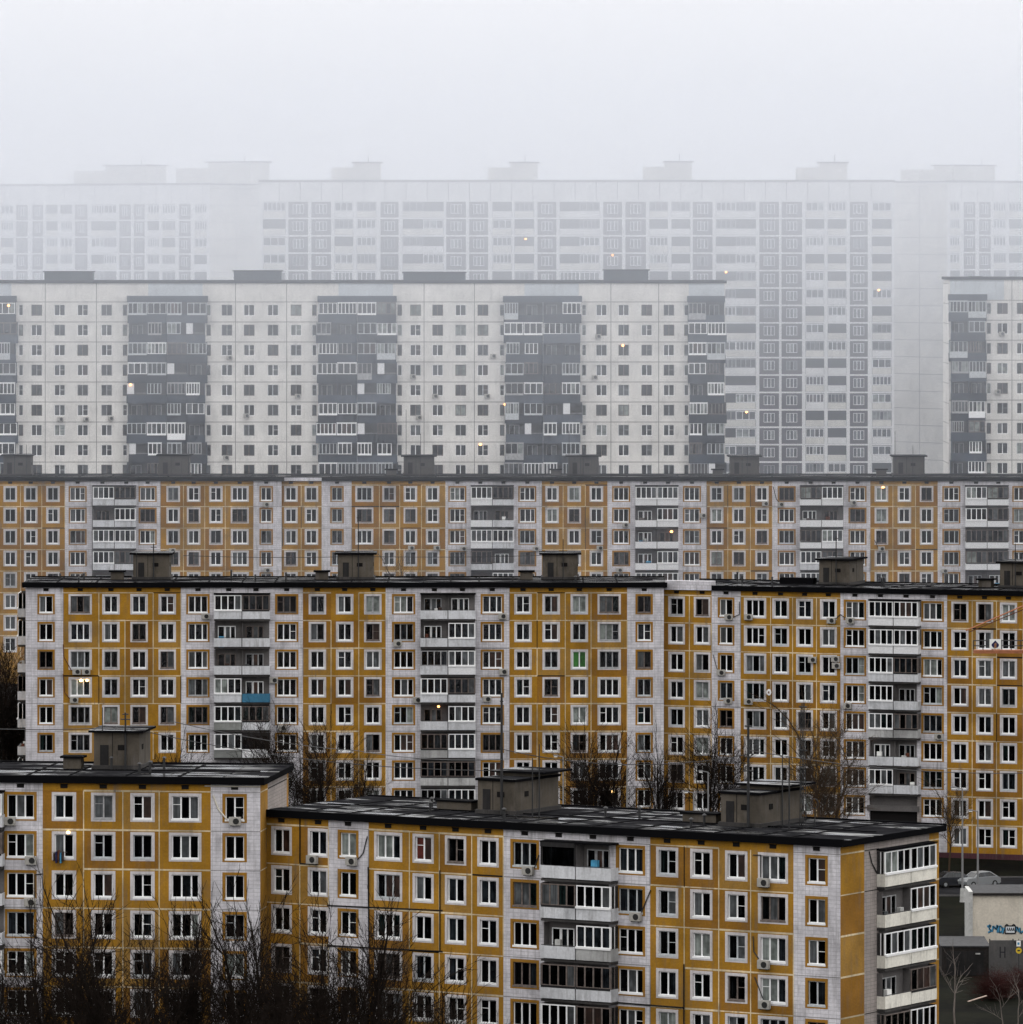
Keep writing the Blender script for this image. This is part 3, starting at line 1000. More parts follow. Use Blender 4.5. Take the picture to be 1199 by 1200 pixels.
E2 = Building('apartment_building', 330, 889.6, 0, 1330, 562.5, 8.0, 12.6,
              'longest ochre and white panel block, third row, its roofline running to the right edge')
f2 = E2.front
cells2 = split([(330, 377, 'Y', [(341, '2'), (365, '2')]), (377, 412, 'W', [(395, '2')]), (412, 522, 'Y', [(427, '3'), (456, '2'), (481, '2'), (507, '2')]),
                (522, 635, 'W', [(536, '3'), (577, 'b'), (618, '3')]), (635, 712, 'Y', [(647, '2'), (673, '2'), (699, '2')]),
                (712, 828, 'W', [(728, '3'), (770, 'b'), (811, '3')]), (828, 905, 'Y', [(840, '2'), (866, '2'), (893, '2')]),
                (905, 1020, 'W', [(922, '3'), (963, 'b'), (1005, '3')]), (1020, 1099, 'Y', [(1033, '2'), (1060, '2'), (1086, '2')]),
                (1099, 1213, 'W', [(1115, '3'), (1157, 'b'), (1197, '3')]), (1213, 1330, 'Y', [(1230, '2'), (1256, '2'), (1282, '2'), (1308, '2')])])
panel_face(E2, f2, cells2, lambda px: 5,
           {577: (552, 602, ['WD', 'OO', 'WW', 'DO', 'OW'], {k: ('parapet_clean', 'parapet_white') for k in range(3)}), 770: (745, 795, ['WW', 'OW', 'OO', 'OW', 'WW'], {k: ('parapet_clean', 'parapet_clean') for k in range(4)}),
            963: (938, 988, ['DW', 'OO', 'DW', 'WD', 'WW'], {k: ('parapet_clean', 'parapet_clean') for k in range(3)}), 1157: (1132, 1182, ['WD', 'WD', 'DD', 'DD', 'OO'], {k: ('parapet_clean', 'parapet_clean') for k in range(4)})}, old=.25, seam_p=1)
blank_end(E2, E2.right, [(0, 1, 'Y')]); blank_end(E2, E2.left, [(0, 1, 'W')])
E2.roof()
E2.vents([341, 365, 395, 427, 456, 481, 507, 536, 563, 590, 618, 647, 673, 699, 728, 756, 783, 811, 840, 866, 893, 922, 950, 977, 1005, 1033, 1060, 1086, 1115, 1144, 1170])
m = MB(); m.box(f2.a(331), f2.a(377), -.42, -.352, E2.top - .10, E2.top + .32, 'white_tile'); m.build('parapet', E2.root)
for px, w in ((473, 4.0), (666, 4.0), (856, 3.8), (1048, 4.0)):
    E2.hut(px, 7.0, w, 4.2, 2.5, 'hut_far', shaft=-1)
for px, py in ((493, 508), (476, 480), (684, 527), (667, 505), (876, 524), (1070, 522), (1049, 505)):
    E2.mast(px, 6.8, py, .05)
for p in [(482, 642), (512, 642), (543, 643), (628, 643), (703, 642), (726, 668), (733, 615), (897, 590), (915, 591), (1000, 589), (1033, 643), (1137, 639), (1107, 669), (824, 604)]:
    E2.ac(f2, *p)
E2.lamp(f2, 787, 623, 'lamp_orange', .2, -.9); E2.lamp(f2, 1035, 571, 'lamp_orange', .18)
E2.pipe(f2, [(906, 570), (910, 585), (914, 590)], r=.05); E2.pipe(f2, [(1025, 633), (1030, 643)], r=.05); E2.pipe(f2, [(330, 600), (331, 640)], r=.05)
E2.finish()

# ================================================================== white slabs of the fourth row
def white_slab(name, px_l, px_r, py_top, label, wins, edges, blocks, nfl, joints, huts, lamps=(), acs=(), Y=955, base=9.0, D_=12.6, py_first=357.0, seed=1):
    b = Building(name, px_l, Y, 0, px_r, py_top, base, D_, label)
    b.rng = random.Random(seed)
    f = b.front
    T = b.top
    att = T - (f.z(600, py_first) + .38)
    items = [(p, 'w') for p in wins] + [(p, 'e') for p in edges] + [((l + r) / 2, 'b', l, r) for l, r in blocks]
    items.sort(key=lambda t: t[0])
    edge = [0.0]
    for i, j in zip(items, items[1:]):
        ri = f.a(i[3]) if i[1] == 'b' else f.a(i[0]) + (.75 if i[1] == 'w' else .35)
        lj = f.a(j[2]) if j[1] == 'b' else f.a(j[0]) - (.75 if j[1] == 'w' else .35)
        edge.append((ri + lj) / 2)
    edge.append(b.L)
    b.plain(f, 0, b.L, T - att, T, 'far_white')
    for l, r in blocks:
        a = f.a((l + r) / 2)
        b.seam(f, max(.1, a - 2.6), min(b.L - .1, a + 5.0), T - att + .06, T - .14, 'far_blue', -.006)
    for jx in joints:
        a = f.a(jx)
        b.seam(f, a - .05, a + .05, T - att - nfl * FH, T - .15, 'far_joint', -.017)
    todo = []
    for k in range(nfl):
        z1 = T - att - k * FH; z0 = z1 - FH
        b.seam(f, .05, b.L - .05, z1 - .05, z1 + .05, 'far_joint', -.012)
        for i, it in enumerate(items):
            a0, a1 = edge[i], edge[i + 1]
            if it[1] == 'b':
                b.plain(f, a0, a1, z0, z1, 'far_white')
                l, r = f.a(it[2], -1.2), f.a(it[3], -1.2)
                half = r - l < 7
                parts = [(l, r, 'lr')] if half else [(l, (l + r) / 2 - .02, 'l'), ((l + r) / 2 + .02, r, 'r')]
                for x0, x1, o in parts:
                    block_balcony(b, f, x0, x1, z0, 1.2, o, k == 0)
                continue
            c = f.a(it[0])
            w = 1.5 if it[1] == 'w' else .62
            h = 1.55
            oz1 = z1 - .38
            b.opening(f, a0, a1, z0, z1, (c - w / 2, c + w / 2, oz1 - h, oz1), 0, ('far_white', 'far_white', 'far_white'))
            todo.append((k, 0 if it[1] == 'w' else 1, c - w / 2, oz1 - h, w, h, 2 if it[1] == 'w' else 1))
    zr = T - att - nfl * FH
    b.plain(f, 0, b.L, 0, zr, 'far_white')
    todo.sort(key=lambda t: (t[1], t[0]))
    for k, e, a, z, w, h, n in todo:
        kw = {}
        b.window(f, a, z, w, h, n, style=b.rng.choice(['plain', 'off', 'vent_right']), sill=False, old=.45, pw=PW_FAR)
    blank_end(b, b.right, [(0, 1, 'far_white')], 12); blank_end(b, b.left, [(0, 1, 'far_white')], 12)
    b.roof(over=.2, th=.18, drop=.1)
    for l, r, t in huts:
        a0, a1 = f.a(l, 5), f.a(r, 5)
        m = MB(); m.box(a0, a1, 5, 9, b.rz, f.z(l, t, 5), 'parapet_slate'); m.box(a0 - .2, a1 + .2, 4.8, 9.2, f.z(l, t, 5), f.z(l, t, 5) + .15, 'bitumen_edge')
        m.build('roof_hut', b.root)
    for px, py in lamps: b.lamp(f, px, py, 'lamp_orange', .19, -1.3 if any(l <= px <= r for l, r in blocks) else -.05)
    for p in acs: b.ac(f, *p)
    return b

def block_balcony(b, face, a0, a1, z0, d, outer, top):
    rng = b.rng
    if 'l' in outer: a0 -= rng.choice([0, 0, .15, .3])
    if 'r' in outer: a1 += rng.choice([0, 0, .15, .3])
    m = MB(face.xf)
    m.box(a0, a1, -d, -.002, z0 - .02, z0 + .14, 'slab_concrete')
    m.box(a0 + .02, a0 + .1, -d + .1, -.002, z0 + .14, z0 + FH - .05, 'parapet_slate')
    m.box(a1 - .1, a1 - .02, -d + .1, -.002, z0 + .14, z0 + FH - .05, 'parapet_slate')
    mid = (a0 + a1) / 2
    m.box(mid - .04, mid + .04, -d + .1, -.002, z0 + .14, z0 + FH - .05, 'parapet_slate')
    m.xz(a0 + .1, a1 - .1, z0 + .14, z0 + FH - .03, -.03, 'recess_shade')  # dark sheet painted as shade at the back of the balcony
    if top:
        m.box(a0 - .1, a1 + .1, -d - .15, -.002, z0 + FH - .02, z0 + FH + .85, 'parapet_slate')
    o = m.build('balcony', b.root)
    p = MB(face.xf)
    pm = rng.choices(['parapet_slate', 'slate_pale', 'slate_dark'], [5, 3, 3])[0]
    e = rng.choice([.06, .06, .10, .16])
    p.box(a0, a1, -d - e, -d + .02, z0 - .15, z0 + 1.0 + rng.choice([0, .05, .12]), pm)
    if 'r' in outer: p.box(a1 - .06, a1 + .03, -d + .02, -.01, z0 - .15, z0 + 1.0, pm)
    if 'l' in outer: p.box(a0 - .03, a0 + .06, -d + .02, -.01, z0 - .15, z0 + 1.0, pm)
    p.build('parapet', o)
    w = (a1 - a0) / 2
    for i in range(2):
        g = MB(face.xf)
        r = rng.random()
        x0 = a0 + i * w + .05; x1 = a0 + (i + 1) * w - .05
        zz0, zz1 = z0 + 1.14, z0 + FH - .10
        q = rng.choice([0, .05, .18, .30])          # bays built out by their owners
        if r < .74:
            fm = rng.choices(['pvc_white', 'grey_frame', 'pvc_pale', 'old_wood'], [6, 2, 5, 1])[0]
            pn = PANES[rng.choices(range(16), [4, 4, 4, 5, 4, 5, 5, 6, 2, 4, 4, 5, 4, 0, 0, 3])[0]]
            n = rng.choice([3, 4, 5])
            if rng.random() < .3:
                x1 -= w * .25
            add_window(g, g, g, x0, -d - .02 - q, zz0, x1 - x0, zz1 - zz0, n, 'far', pn, fm, False)
            if q > .1:
                g.box(x0, x0 + .06, -d - q + .05, -d, zz0, zz1, fm); g.box(x1 - .06, x1, -d - q + .05, -d, zz0, zz1, fm)
                g.box(x0 - .04, x1 + .04, -d - q - .05, -d, zz1, zz1 + .08, fm)
            if fm != 'old_wood' and rng.random() < .55:
                g.box(x0, x1, -d - .20 - q, -d - .05 - q, z0 + .35 if rng.random() < .3 else z0 + .98, z0 + 1.16, fm)
        elif r < .84:
            g.box(x0, x0 + w * .35, -d - .02, -d + .04, zz0, zz1, 'parapet_clean')
            g.box(x0 + w * .35, x1, -d - .01, -d + .02, zz0 + .1, zz0 + .16, 'grey_frame')
        else:
            add_window(g, g, g, x0 + .4, -.12, z0 + .2, w * .55, 2.2, 2, 'plain', ('glass_dark', 'curtain_grey'), 'grey_frame', False)
        g.build('glazing', o)

Fb = white_slab('apartment_building', -90, 850, 331, 'wide pale slab block in the mist with dark slate balcony stacks, left of the fog',
                [-60, -35, 43, 70, 97, 125, 266, 292, 320, 347, 487, 513, 540, 566, 705, 731, 758, 784],
                [146.5, 244.5, 368.5, 468.5, 588.5, 684.5, 804.5, 24.5], [(-75, 18), (151, 240), (373, 464), (593, 680), (809, 849)],
                9, [53, 113, 276, 336, 497, 556, 716, 772], [(52, 108, 319), (274, 329, 318), (473, 545, 320), (708, 760, 317)],
                [(10, 358), (153, 451), (563, 521), (730, 405), (592, 474)],
                [(71, 491), (101, 491), (130, 490), (269, 419), (349, 464), (289, 487), (265, 536), (578, 417), (701, 394), (697, 442), (484, 441), (510, 464), (571, 464), (491, 489)], seed=4)
Fb.finish(back='far_white')
Hb = white_slab('apartment_building', 1112, 1330, 327, 'pale slab block at the right edge of the mist with one dark balcony stack',
                [1175, 1198, 1222, 1248, 1275, 1302], [1159], [(1115, 1155)], 9, [1186, 1240], [(1140, 1150, 325)], [], [(1174, 391), (1169, 459)], Y=957, py_first=355, seed=9)
Hb.finish(back='far_white')

# ================================================================== tall towers of the fifth row
def tower(name, px_l, Y_l, theta, px_r, py_top, label, cells, nfl, att_py, huts, base=10.0, D_=13.0, lamps=(), end='right', seed=3):
    b = Building(name, px_l, Y_l, theta, px_r, py_top, base, D_, label)
    b.rng = random.Random(seed)
    f = b.front
    T = b.top
    att = att_py
    b.plain(f, 0, b.L, T - att, T, 'tower_white')
    rng = b.rng
    x = 3.2
    while x < b.L - 1:
        b.seam(f, x - .05, x + .05, T - att, T - .1, 'tower_joint', -.012)
        x += 3.4
    todo = []
    nbal = 0
    prev = 0.0
    for ci, (p0, p1, kind) in enumerate(cells):
        a0, a1 = f.a(p0), f.a(p1)
        nxt = f.a(cells[ci + 1][0]) if ci + 1 < len(cells) else b.L
        n = nfl((p0 + p1) / 2)
        # pier to the left of the cell
        s_l = prev
        b.wall.xf = f.xf
        b.wall.box(s_l, a0, -.14, 0, T - att - n * FH, T - att, 'tower_white')
        b.wall.xf = None
        prev = a1
        if ci == len(cells) - 1:
            b.wall.xf = f.xf
            b.wall.box(a1, b.L, -.14, 0, T - att - n * FH, T - att, 'tower_white')
            b.wall.xf = None
        b.plain(f, s_l, (nxt if ci + 1 < len(cells) else b.L) if ci == len(cells) - 1 else a1, 0, T - att - n * FH, 'tower_white')
        for k in range(n):
            z1 = T - att - k * FH; z0 = z1 - FH
            b.wall.xf = f.xf
            b.wall.box(a0, a1, -.10, 0, z1 - .13, z1 + .13, 'tower_white')
            b.wall.xf = None
            if kind == 'W':
                c = (a0 + a1) / 2; w = min(1.75, (a1 - a0) * .62); h = 1.5
                oz0 = z0 + .78
                b.opening(f, a0, a1, z0, z1, (c - w / 2, c + w / 2, oz0, oz0 + h), 0, ('tower_brown',) * 3)
                todo.append((k, c - w / 2, oz0, w, h))
            else:
                # recessed loggia
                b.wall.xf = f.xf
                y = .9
                b.wall.xz(a0, a1, z0 + .13, z1 - .13, y, 'recess_shade')
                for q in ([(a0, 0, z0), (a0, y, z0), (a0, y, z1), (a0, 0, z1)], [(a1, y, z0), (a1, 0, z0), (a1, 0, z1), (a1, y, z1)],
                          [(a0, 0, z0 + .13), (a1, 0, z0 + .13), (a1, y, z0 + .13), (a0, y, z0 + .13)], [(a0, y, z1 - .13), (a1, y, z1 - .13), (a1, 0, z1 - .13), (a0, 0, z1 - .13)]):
                    b.wall.poly(q, 'recess_shade')
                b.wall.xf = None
                tgt = MB(f.xf) if nbal < 100 else b.rest_bal
                if nbal >= 100: tgt.xf = f.xf
                tgt.box(a0 + .05, a1 - .05, -.06, .02, z0 + .16, z0 + 1.15, rng.choice(['tower_cream', 'tower_white', 'tower_cream']))
                g = MB(f.xf) if nbal < 100 else b.rest_bal
                sub = 2 if a1 - a0 > 4.5 else 1
                has = False
                for q in range(sub):
                    x0 = a0 + .05 + q * (a1 - a0 - .1) / sub; x1 = a0 + .05 + (q + 1) * (a1 - a0 - .1) / sub
                    if rng.random() < .62:
                        fm = rng.choice(['pvc_white', 'pvc_white', 'grey_frame'])
                        add_window(g, g, g, x0, -.03, z0 + 1.18, x1 - x0, 1.4, rng.choice([3, 4, 5]), 'far', PANES[rng.choices(range(16), PW_FAR)[0]], fm, False)
                        has = True
                if nbal < 100:
                    o = tgt.build('balcony', b.root)
                    if has: g.build('glazing', o)
                else:
                    b.rest_bal.xf = None
                nbal += 1
    todo.sort(key=lambda t: t[0])
    for k, a, z, w, h in todo:
        b.window(f, a, z, w, h, 3, style='plain', fmat='pvc_white' if rng.random() < .8 else 'grey_frame', sill=False, depth=.05, pw=[2, 2, 2, 4, 2, 5, 4, 5, 2, 2, 2, 4, 2, 0, 0, 8])
    for fc_ in (b.right, b.left):
        blank_end(b, fc_, [(0, 1, 'tower_cream')], 18)
        a = fc_.len * .5
        b.seam(fc_, a - .05, a + .05, 0, T - .1, 'tower_joint', -.017)
    b.roof(over=.15, th=.15, drop=.1, mat='hut_far', edge='tower_joint')
    for l, r, t in huts:
        a0, a1 = f.a(l, 5), f.a(r, 5)
        zt = f.z(l, t, 5)
        m = MB(); m.box(a0, a0 + (a1 - a0) * .45, 5.5, 10, b.rz, b.rz + (zt - b.rz) * .75, 'tower_cream'); m.box(a0 + (a1 - a0) * .45, a1, 5, 10, b.rz, zt, 'tower_cream')
        m.box(a0 + (a1 - a0) * .42, a1 + .3, 4.7, 10.3, zt, zt + .2, 'tower_joint')
        o = m.build('roof_hut', b.root)
        mm = MB(); mm.tube((a1 - 2, 6, zt), (a1 - 2, 6, zt + 1.3), .08, .06, 'mast_metal', 5); mm.build('aerial', o)
    for px, py in lamps: b.lamp(f, px, py, 'lamp_orange', .20, -.1)
    return b

cg = [(308, 335, 'b'), (338, 361, 'W'), (365, 388, 'W'), (392, 414, 'b'), (418, 441, 'b'), (446, 467, 'W'), (472, 520, 'b'), (523, 546, 'W'), (550, 572, 'W'),
      (577, 600, 'b'), (603, 626, 'b'), (630, 652, 'W'), (656, 703, 'b'), (707, 729, 'W'), (733, 757, 'W'), (761, 783, 'b'), (787, 809, 'b'), (812, 835, 'W'), (839, 886, 'b'),
      (890, 913, 'W'), (916, 940, 'W'), (944, 966, 'b'), (970, 992, 'b'), (996, 1017, 'W'), (1022, 1045, 'b')]
G = tower('apartment_tower', 304, 1098, 0, 1048, 212.5, 'tallest long tower block fading into the fog, brown panels in a pale concrete grid',
          cg, lambda px: 16 if px > 836 else 5, 3.15, [(388, 446, 191), (572, 630, 191), (754, 811, 190), (934, 993, 191)], lamps=[(1030, 340), (875, 483), (851, 319), (718, 299), (616, 280)], seed=5)
G.finish(back='tower_white')
cl = [(-60, -45, 'W'), (-40, -24, 'b'), (-20, -4, 'b'), (1, 16, 'b'), (19, 33, 'W'), (38, 51, 'W'), (54, 68, 'b'), (71, 85, 'b'), (88, 103, 'W'), (107, 137, 'b'), (140, 154, 'W'), (157, 170, 'W'), (173, 187, 'b'), (190, 206, 'b'), (210, 224, 'W'), (228, 243, 'b')]
GL = tower('apartment_tower', -80, 1168, R(38), 246, 218, 'turned tower block in the fog at the left, blank end wall beside the long tower',
           cl, lambda px: 5, 3.15, [(84, 172, 195), (204, 293, 191)], D_=13.5, seed=6)
GL.finish(back='tower_white')
cr = [(1113, 1125, 'b'), (1129, 1143, 'W'), (1147, 1161, 'W'), (1164, 1179, 'b'), (1182, 1198, 'b'), (1202, 1216, 'W'), (1220, 1250, 'b'), (1254, 1268, 'W')]
GR = tower('apartment_tower', 1110, 1113, R(-38), 1290, 213, 'turned tower block at the right edge, its tall blank end wall facing the gap',
           cr, lambda px: 5, 3.15, [(1079, 1166, 194)], D_=13.5, seed=8)
GR.finish(back='tower_white')

# ================================================================== ground
PROF = [(-400, -3), (430, -2.5), (470, -2.0), (487, -.3), (560, 1.6), (640, 3.6), (680, 4.2), (760, 5.5), (885, 8.0), (950, 9.0), (1090, 10.0), (1250, 11), (4000, 14)]
def gz(Y):
    for (y0, z0), (y1, z1) in zip(PROF, PROF[1:]):
        if Y <= y1:
            return z0 + (z1 - z0) * (Y - y0) / (y1 - y0)
    return PROF[-1][1]
m = MB()
xs = [-2500, -300, -60, 0, 60, 300, 2500]
for (y0, z0), (y1, z1) in zip(PROF, PROF[1:]):
    for x0, x1 in zip(xs, xs[1:]):
        m.poly([(x0, y0, z0), (x1, y0, z0), (x1, y1, z1), (x0, y1, z1)], 'damp_ground')
g = m.build('ground'); g['kind'] = 'structure'; g['label'] = 'dark damp ground between the apartment blocks'
m = MB()
for ya, yb in ((647, 655), (655, 663), ):
    m.poly([(20, ya, gz(ya) + .02), (140, ya, gz(ya) + .02), (140, yb, gz(yb) + .02), (20, yb, gz(yb) + .02)], 'asphalt')
m.box(20, 140, 663, 663.2, gz(663) - .1, gz(663) + .13, 'fence_grey'); m.box(20, 140, 646.8, 647, gz(647) - .1, gz(647) + .13, 'fence_grey')
g = m.build('road'); g['kind'] = 'structure'

# ================================================================== bare trees
def grow(tr, cr, p, d, ln, r, lev, rng, spec):
    n = 3 if lev < 2 else 2
    q = p
    for i in range(n):
        dd = (d + Vector((rng.gauss(0, 1), rng.gauss(0, 1), rng.gauss(0, .6) + spec['up'])) * spec['wob']).normalized()
        q2 = q + dd * (ln / n)
        r2 = r * (.86 if lev < 2 else .75)
        (tr if lev < spec['trunk'] else cr).tube(q, q2, r, r2, spec['bark'] if lev < spec['trunk'] else spec['twig'], 6 if lev < 2 else 3)
        if lev < spec['lev']:
            k = spec['side'][min(lev, len(spec['side']) - 1)]
            for _ in range(k):
                if lev == 0 and i == 0 and spec.get('bare', True):
                    continue
                az = rng.uniform(0, 2 * math.pi)
                sp = rng.uniform(spec['ang'][0], spec['ang'][1])
                ax = dd.cross(Vector((math.cos(az), math.sin(az), .1))).normalized()
                nd = (Matrix.Rotation(sp, 3, ax) @ dd).normalized()
                t = rng.uniform(.2, 1)
                grow(tr, cr, q + (q2 - q) * t, nd, ln * rng.uniform(*spec['len']), max(r2 * .55, spec['rmin']), lev + 1, rng, spec)
        q, d, r = q2, dd, r2
    if lev < spec['lev']:
        grow(tr, cr, q, d, ln * .62, max(r, spec['rmin']), lev + 1, rng, spec)

SPECS = {
    'lime': dict(up=.24, wob=.13, trunk=2, lev=5, side=[4, 3, 2, 1, 1], ang=(.3, .85), len=(.46, .66), rmin=.0115, bark='bark_dark', twig='twig_dark'),
    'poplar': dict(up=.38, wob=.11, trunk=2, lev=5, side=[5, 3, 2, 1, 1], ang=(.25, .6), len=(.42, .6), rmin=.011, bark='bark_dark', twig='twig_dark'),
    'brown': dict(up=.16, wob=.18, trunk=2, lev=5, side=[4, 2, 2, 2, 1], ang=(.4, .9), len=(.42, .62), rmin=.008, bark='bark_brown', twig='twig_brown'),
    'pale': dict(up=.22, wob=.16, trunk=2, lev=3, side=[1, 1, 1], ang=(.45, .75), len=(.5, .7), rmin=.022, bark='bark_pale', twig='bark_pale'),
    'bush': dict(up=.30, wob=.16, trunk=1, lev=4, side=[4, 2, 2, 1], ang=(.25, .8), len=(.5, .72), rmin=.013, bark='bark_dark', twig='twig_dark', bare=False),
    'shrub': dict(up=.30, wob=.25, trunk=1, lev=4, side=[5, 3, 2, 2], ang=(.5, 1.2), len=(.5, .8), rmin=.012, bark='twig_red', twig='twig_red', bare=False),
}
TREES = {}
def tree_mesh(kind, var):
    key = (kind, var)
    if key not in TREES:
        rng = random.Random(hash(kind) % 7 * 0 + sum(map(ord, kind)) + var * 13)
        tr, cr = MB(), MB()
        grow(tr, cr, Vector((0, 0, 0)), Vector((0, 0, 1)), 5.2, .13, 0, rng, SPECS[kind])
        zmax = max(v[2] for v in tr.v + cr.v)
        for q in (tr, cr):
            q.v = [(x / zmax, y / zmax, z / zmax) for x, y, z in q.v]
        TREES[key] = (tr.mesh('trunk'), cr.mesh('crown'))
    return TREES[key]

def tree(px, Y, py_top, kind, var, label, group, rz=0, wide=1.0, name='bare_tree', sink=0.0):
    g0 = gz(Y) - .1
    p = W(px, 0, Y)
    hgt = CZ - (py_top - HZ) * Y / F - g0
    o = empty(name, (p.x, Y, g0), rz)
    tag(o, label, 'tree' if name == 'bare_tree' else 'shrub', group)
    t, c = tree_mesh(kind, var)
    a = link('trunk', t, o); a.scale = (hgt * wide, hgt * wide, hgt)
    b = link('crown', c, o); b.scale = (hgt * wide, hgt * wide, hgt)
    return o

gA = 'bare trees in front of the nearest blocks'
T_A = [(22, 474, 1070, 'lime', 0, 'low bare tree at the lower left corner under the leftmost window column'),
       (66, 477, 1037, 'lime', 1, 'bare dark tree before the second window column of the lower left block'),
       (103, 472, 1054, 'poplar', 0, 'upright bare tree low between the second and third window columns at lower left'),
       (150, 476, 998, 'lime', 2, 'tall bare tree reaching the third floor from the top on the lower left block'),
       (186, 470, 1058, 'lime', 0, 'short bare tree low before the fourth window column at lower left'),
       (222, 476, 1024, 'poplar', 1, 'bare tree under the wide windows of the lower left block'),
       (268, 478, 1008, 'lime', 3, 'bare tree before the white corner strip of the lower left block'),
       (312, 476, 1040, 'poplar', 2, 'bare tree at the inner corner where the two nearest blocks meet'),
       (352, 476, 1032, 'lime', 1, 'bare tree before the recessed ochre link of the lower right block'),
       (398, 474, 1018, 'lime', 2, 'dark bare tree against the narrow white strip of the lower right block'),
       (440, 470, 1070, 'poplar', 0, 'low bare tree just right of the narrow white strip at bottom'),
       (505, 464, 1108, 'lime', 3, 'small bare tree at the bottom below the wide window left of the balconies')]
for i, (px, Y, pt, k, v, lb) in enumerate(T_A):
    tree(px, Y, pt, k, v, lb, gA, rz=i * 1.37, wide=.95)
gB = 'bare bushes added to darken the foot of the nearest blocks'  # dense bushes added to darken the lower storeys
B_A = [(8, 469, 1150, 'added bare bush in the lower left corner'), (48, 468, 1138, 'added bare bush between the first two window columns at lower left'), (88, 467, 1143, 'added bare bush between the second and third window columns at lower left'),
       (128, 468, 1134, 'added bare bush under the third window column at lower left'), (170, 466, 1140, 'added bare bush under the fourth window column at lower left'), (206, 467, 1128, 'added bare bush under the left half of the wide windows at lower left'),
       (243, 466, 1136, 'added bare bush where ochre meets the white corner strip at lower left'), (287, 468, 1130, 'added bare bush at the corner of the lower left block'), (332, 467, 1136, 'added bare bush under the ochre link of the lower right block'),
       (376, 466, 1140, 'added bare bush just left of the narrow white strip at bottom'), (420, 464, 1150, 'added bare bush just right of the narrow white strip at bottom'), (466, 462, 1166, 'added bare bush under the wide ochre window column at bottom')]
for i, (px, Y, pt, lb) in enumerate(B_A):
    tree(px, Y, pt + 26, 'bush', i % 3, lb, gB, i * 1.7, 1.0, 'added_bush')
gC = 'bare trees in the courtyard before the second row'
T_C = [(8, 708, 722, 'lime', 0, 'dark bare tree at the left edge behind the second row block'),
       (22, 708, 752, 'poplar', 1, 'dark bare tree close to the left end balconies of the second row block'),
       (-6, 712, 700, 'lime', 2, 'dark bare tree cut by the left edge beside the second row block'),
       (15, 706, 735, 'lime', 3, 'dense dark bare tree filling the gap left of the second row block'),
       (216, 660, 845, 'lime', 1, 'low bare tree just right of the lift hut on the lower left roof'),
       (345, 668, 812, 'lime', 2, 'bare tree right of the blue balcony stack'),
       (385, 665, 822, 'lime', 3, 'bushy bare tree before the three ochre columns between balcony stacks'),
       (432, 660, 862, 'poplar', 0, 'low bare tree left of the second balcony stack of the middle block'),
       (683, 664, 826, 'lime', 0, 'bare tree behind the lift hut of the lower right roof, to its right'),
       (716, 668, 838, 'poplar', 2, 'bare tree before the wide ochre windows left of the white strip'),
       (781, 655, 838, 'poplar', 1, 'dark tall trunked bare tree before the joint between the second row blocks'),
       (823, 668, 816, 'lime', 1, 'bare tree before the ochre link left of the right hand lift hut'),
       (955, 650, 800, 'brown', 0, 'tall brown bare tree behind the lattice mast'),
       (978, 650, 838, 'brown', 1, 'smaller brown bare tree left of the archway'),
       (482, 862, 634, 'brown', 2, 'small bare tree peeping over the second row roof before the third row'),
       (1112, 668, 905, 'brown', 0, 'slender bare tree before the right hand plinth beside the archway')]
for i, (px, Y, pt, k, v, lb) in enumerate(T_C):
    tree(px, Y, pt, k, v, lb, gC, rz=i * 2.11, wide=1.0 if k != 'brown' else .8)
gR = 'pale young trees by the garages'
tree(1119, 560, 1098, 'pale', 0, 'pale forked sapling before the dark metal garage', gR, .6)
tree(1176, 556, 1144, 'pale', 1, 'pale sapling low at the bottom right, left of the corner', gR, 2.0)
tree(1193, 557, 1135, 'pale', 2, 'pale sapling nearest the right edge below the grey fence', gR, 4.0)
gS = 'reddish leafless shrubs by the garages'
for i, (px, Y, pt, lb) in enumerate([(1150, 574, 1142, 'reddish leafless shrub under the left end of the grey fence'), (1168, 576, 1136, 'reddish leafless shrub under the middle of the grey fence'),
                                     (1186, 575, 1131, 'reddish leafless shrub near the yellow round sign'), (1200, 578, 1125, 'reddish leafless shrub cut by the right edge')]):
    tree(px, Y, pt, 'shrub', i % 2, lb, gS, i * 1.3, 1.9, 'bare_shrub')

# ================================================================== garages, fence, cars, lamps at the right
def at_ground(px, Y):
    p = W(px, 0, Y); return p.x, gz(Y)
x0, _ = at_ground(1140, 602)
x1 = x0 + 12
gz0 = gz(602)
o = tag(empty('garage_building', (x0, 602, gz0), 0), 'low white rendered garage with dark flat roof and blue graffiti', 'garage')
hh = CZ - (1047 - HZ) * 602 / F - gz0
m = MB(); m.box(0, 12, 0, 5, 0, hh, 'garage_wall', 't'); m.box(-.36, 0, -.15, 5.2, 0, hh + .16, 'concrete_pale')
m.build('wall', o)
m = MB(); m.poly([(0, -.2, hh + .02), (12.2, -.2, hh - .12), (12.2, 5.2, hh + .30), (0, 5.2, hh + .30)], 'felt_grey'); m.box(-.003, 12.2, -.28, -.2, hh - .16, hh + .05, 'garage_metal')
m.poly([(12.2, 5.2, hh + .30), (12.2, 5.2, hh - .3), (0, 5.2, hh - .3), (0, 5.2, hh + .30)], 'felt_grey'); m.poly([(0, -.2, hh + .02), (0, 5.2, hh + .30), (0, 5.2, hh)], 'felt_grey')
m.build('roof', o)
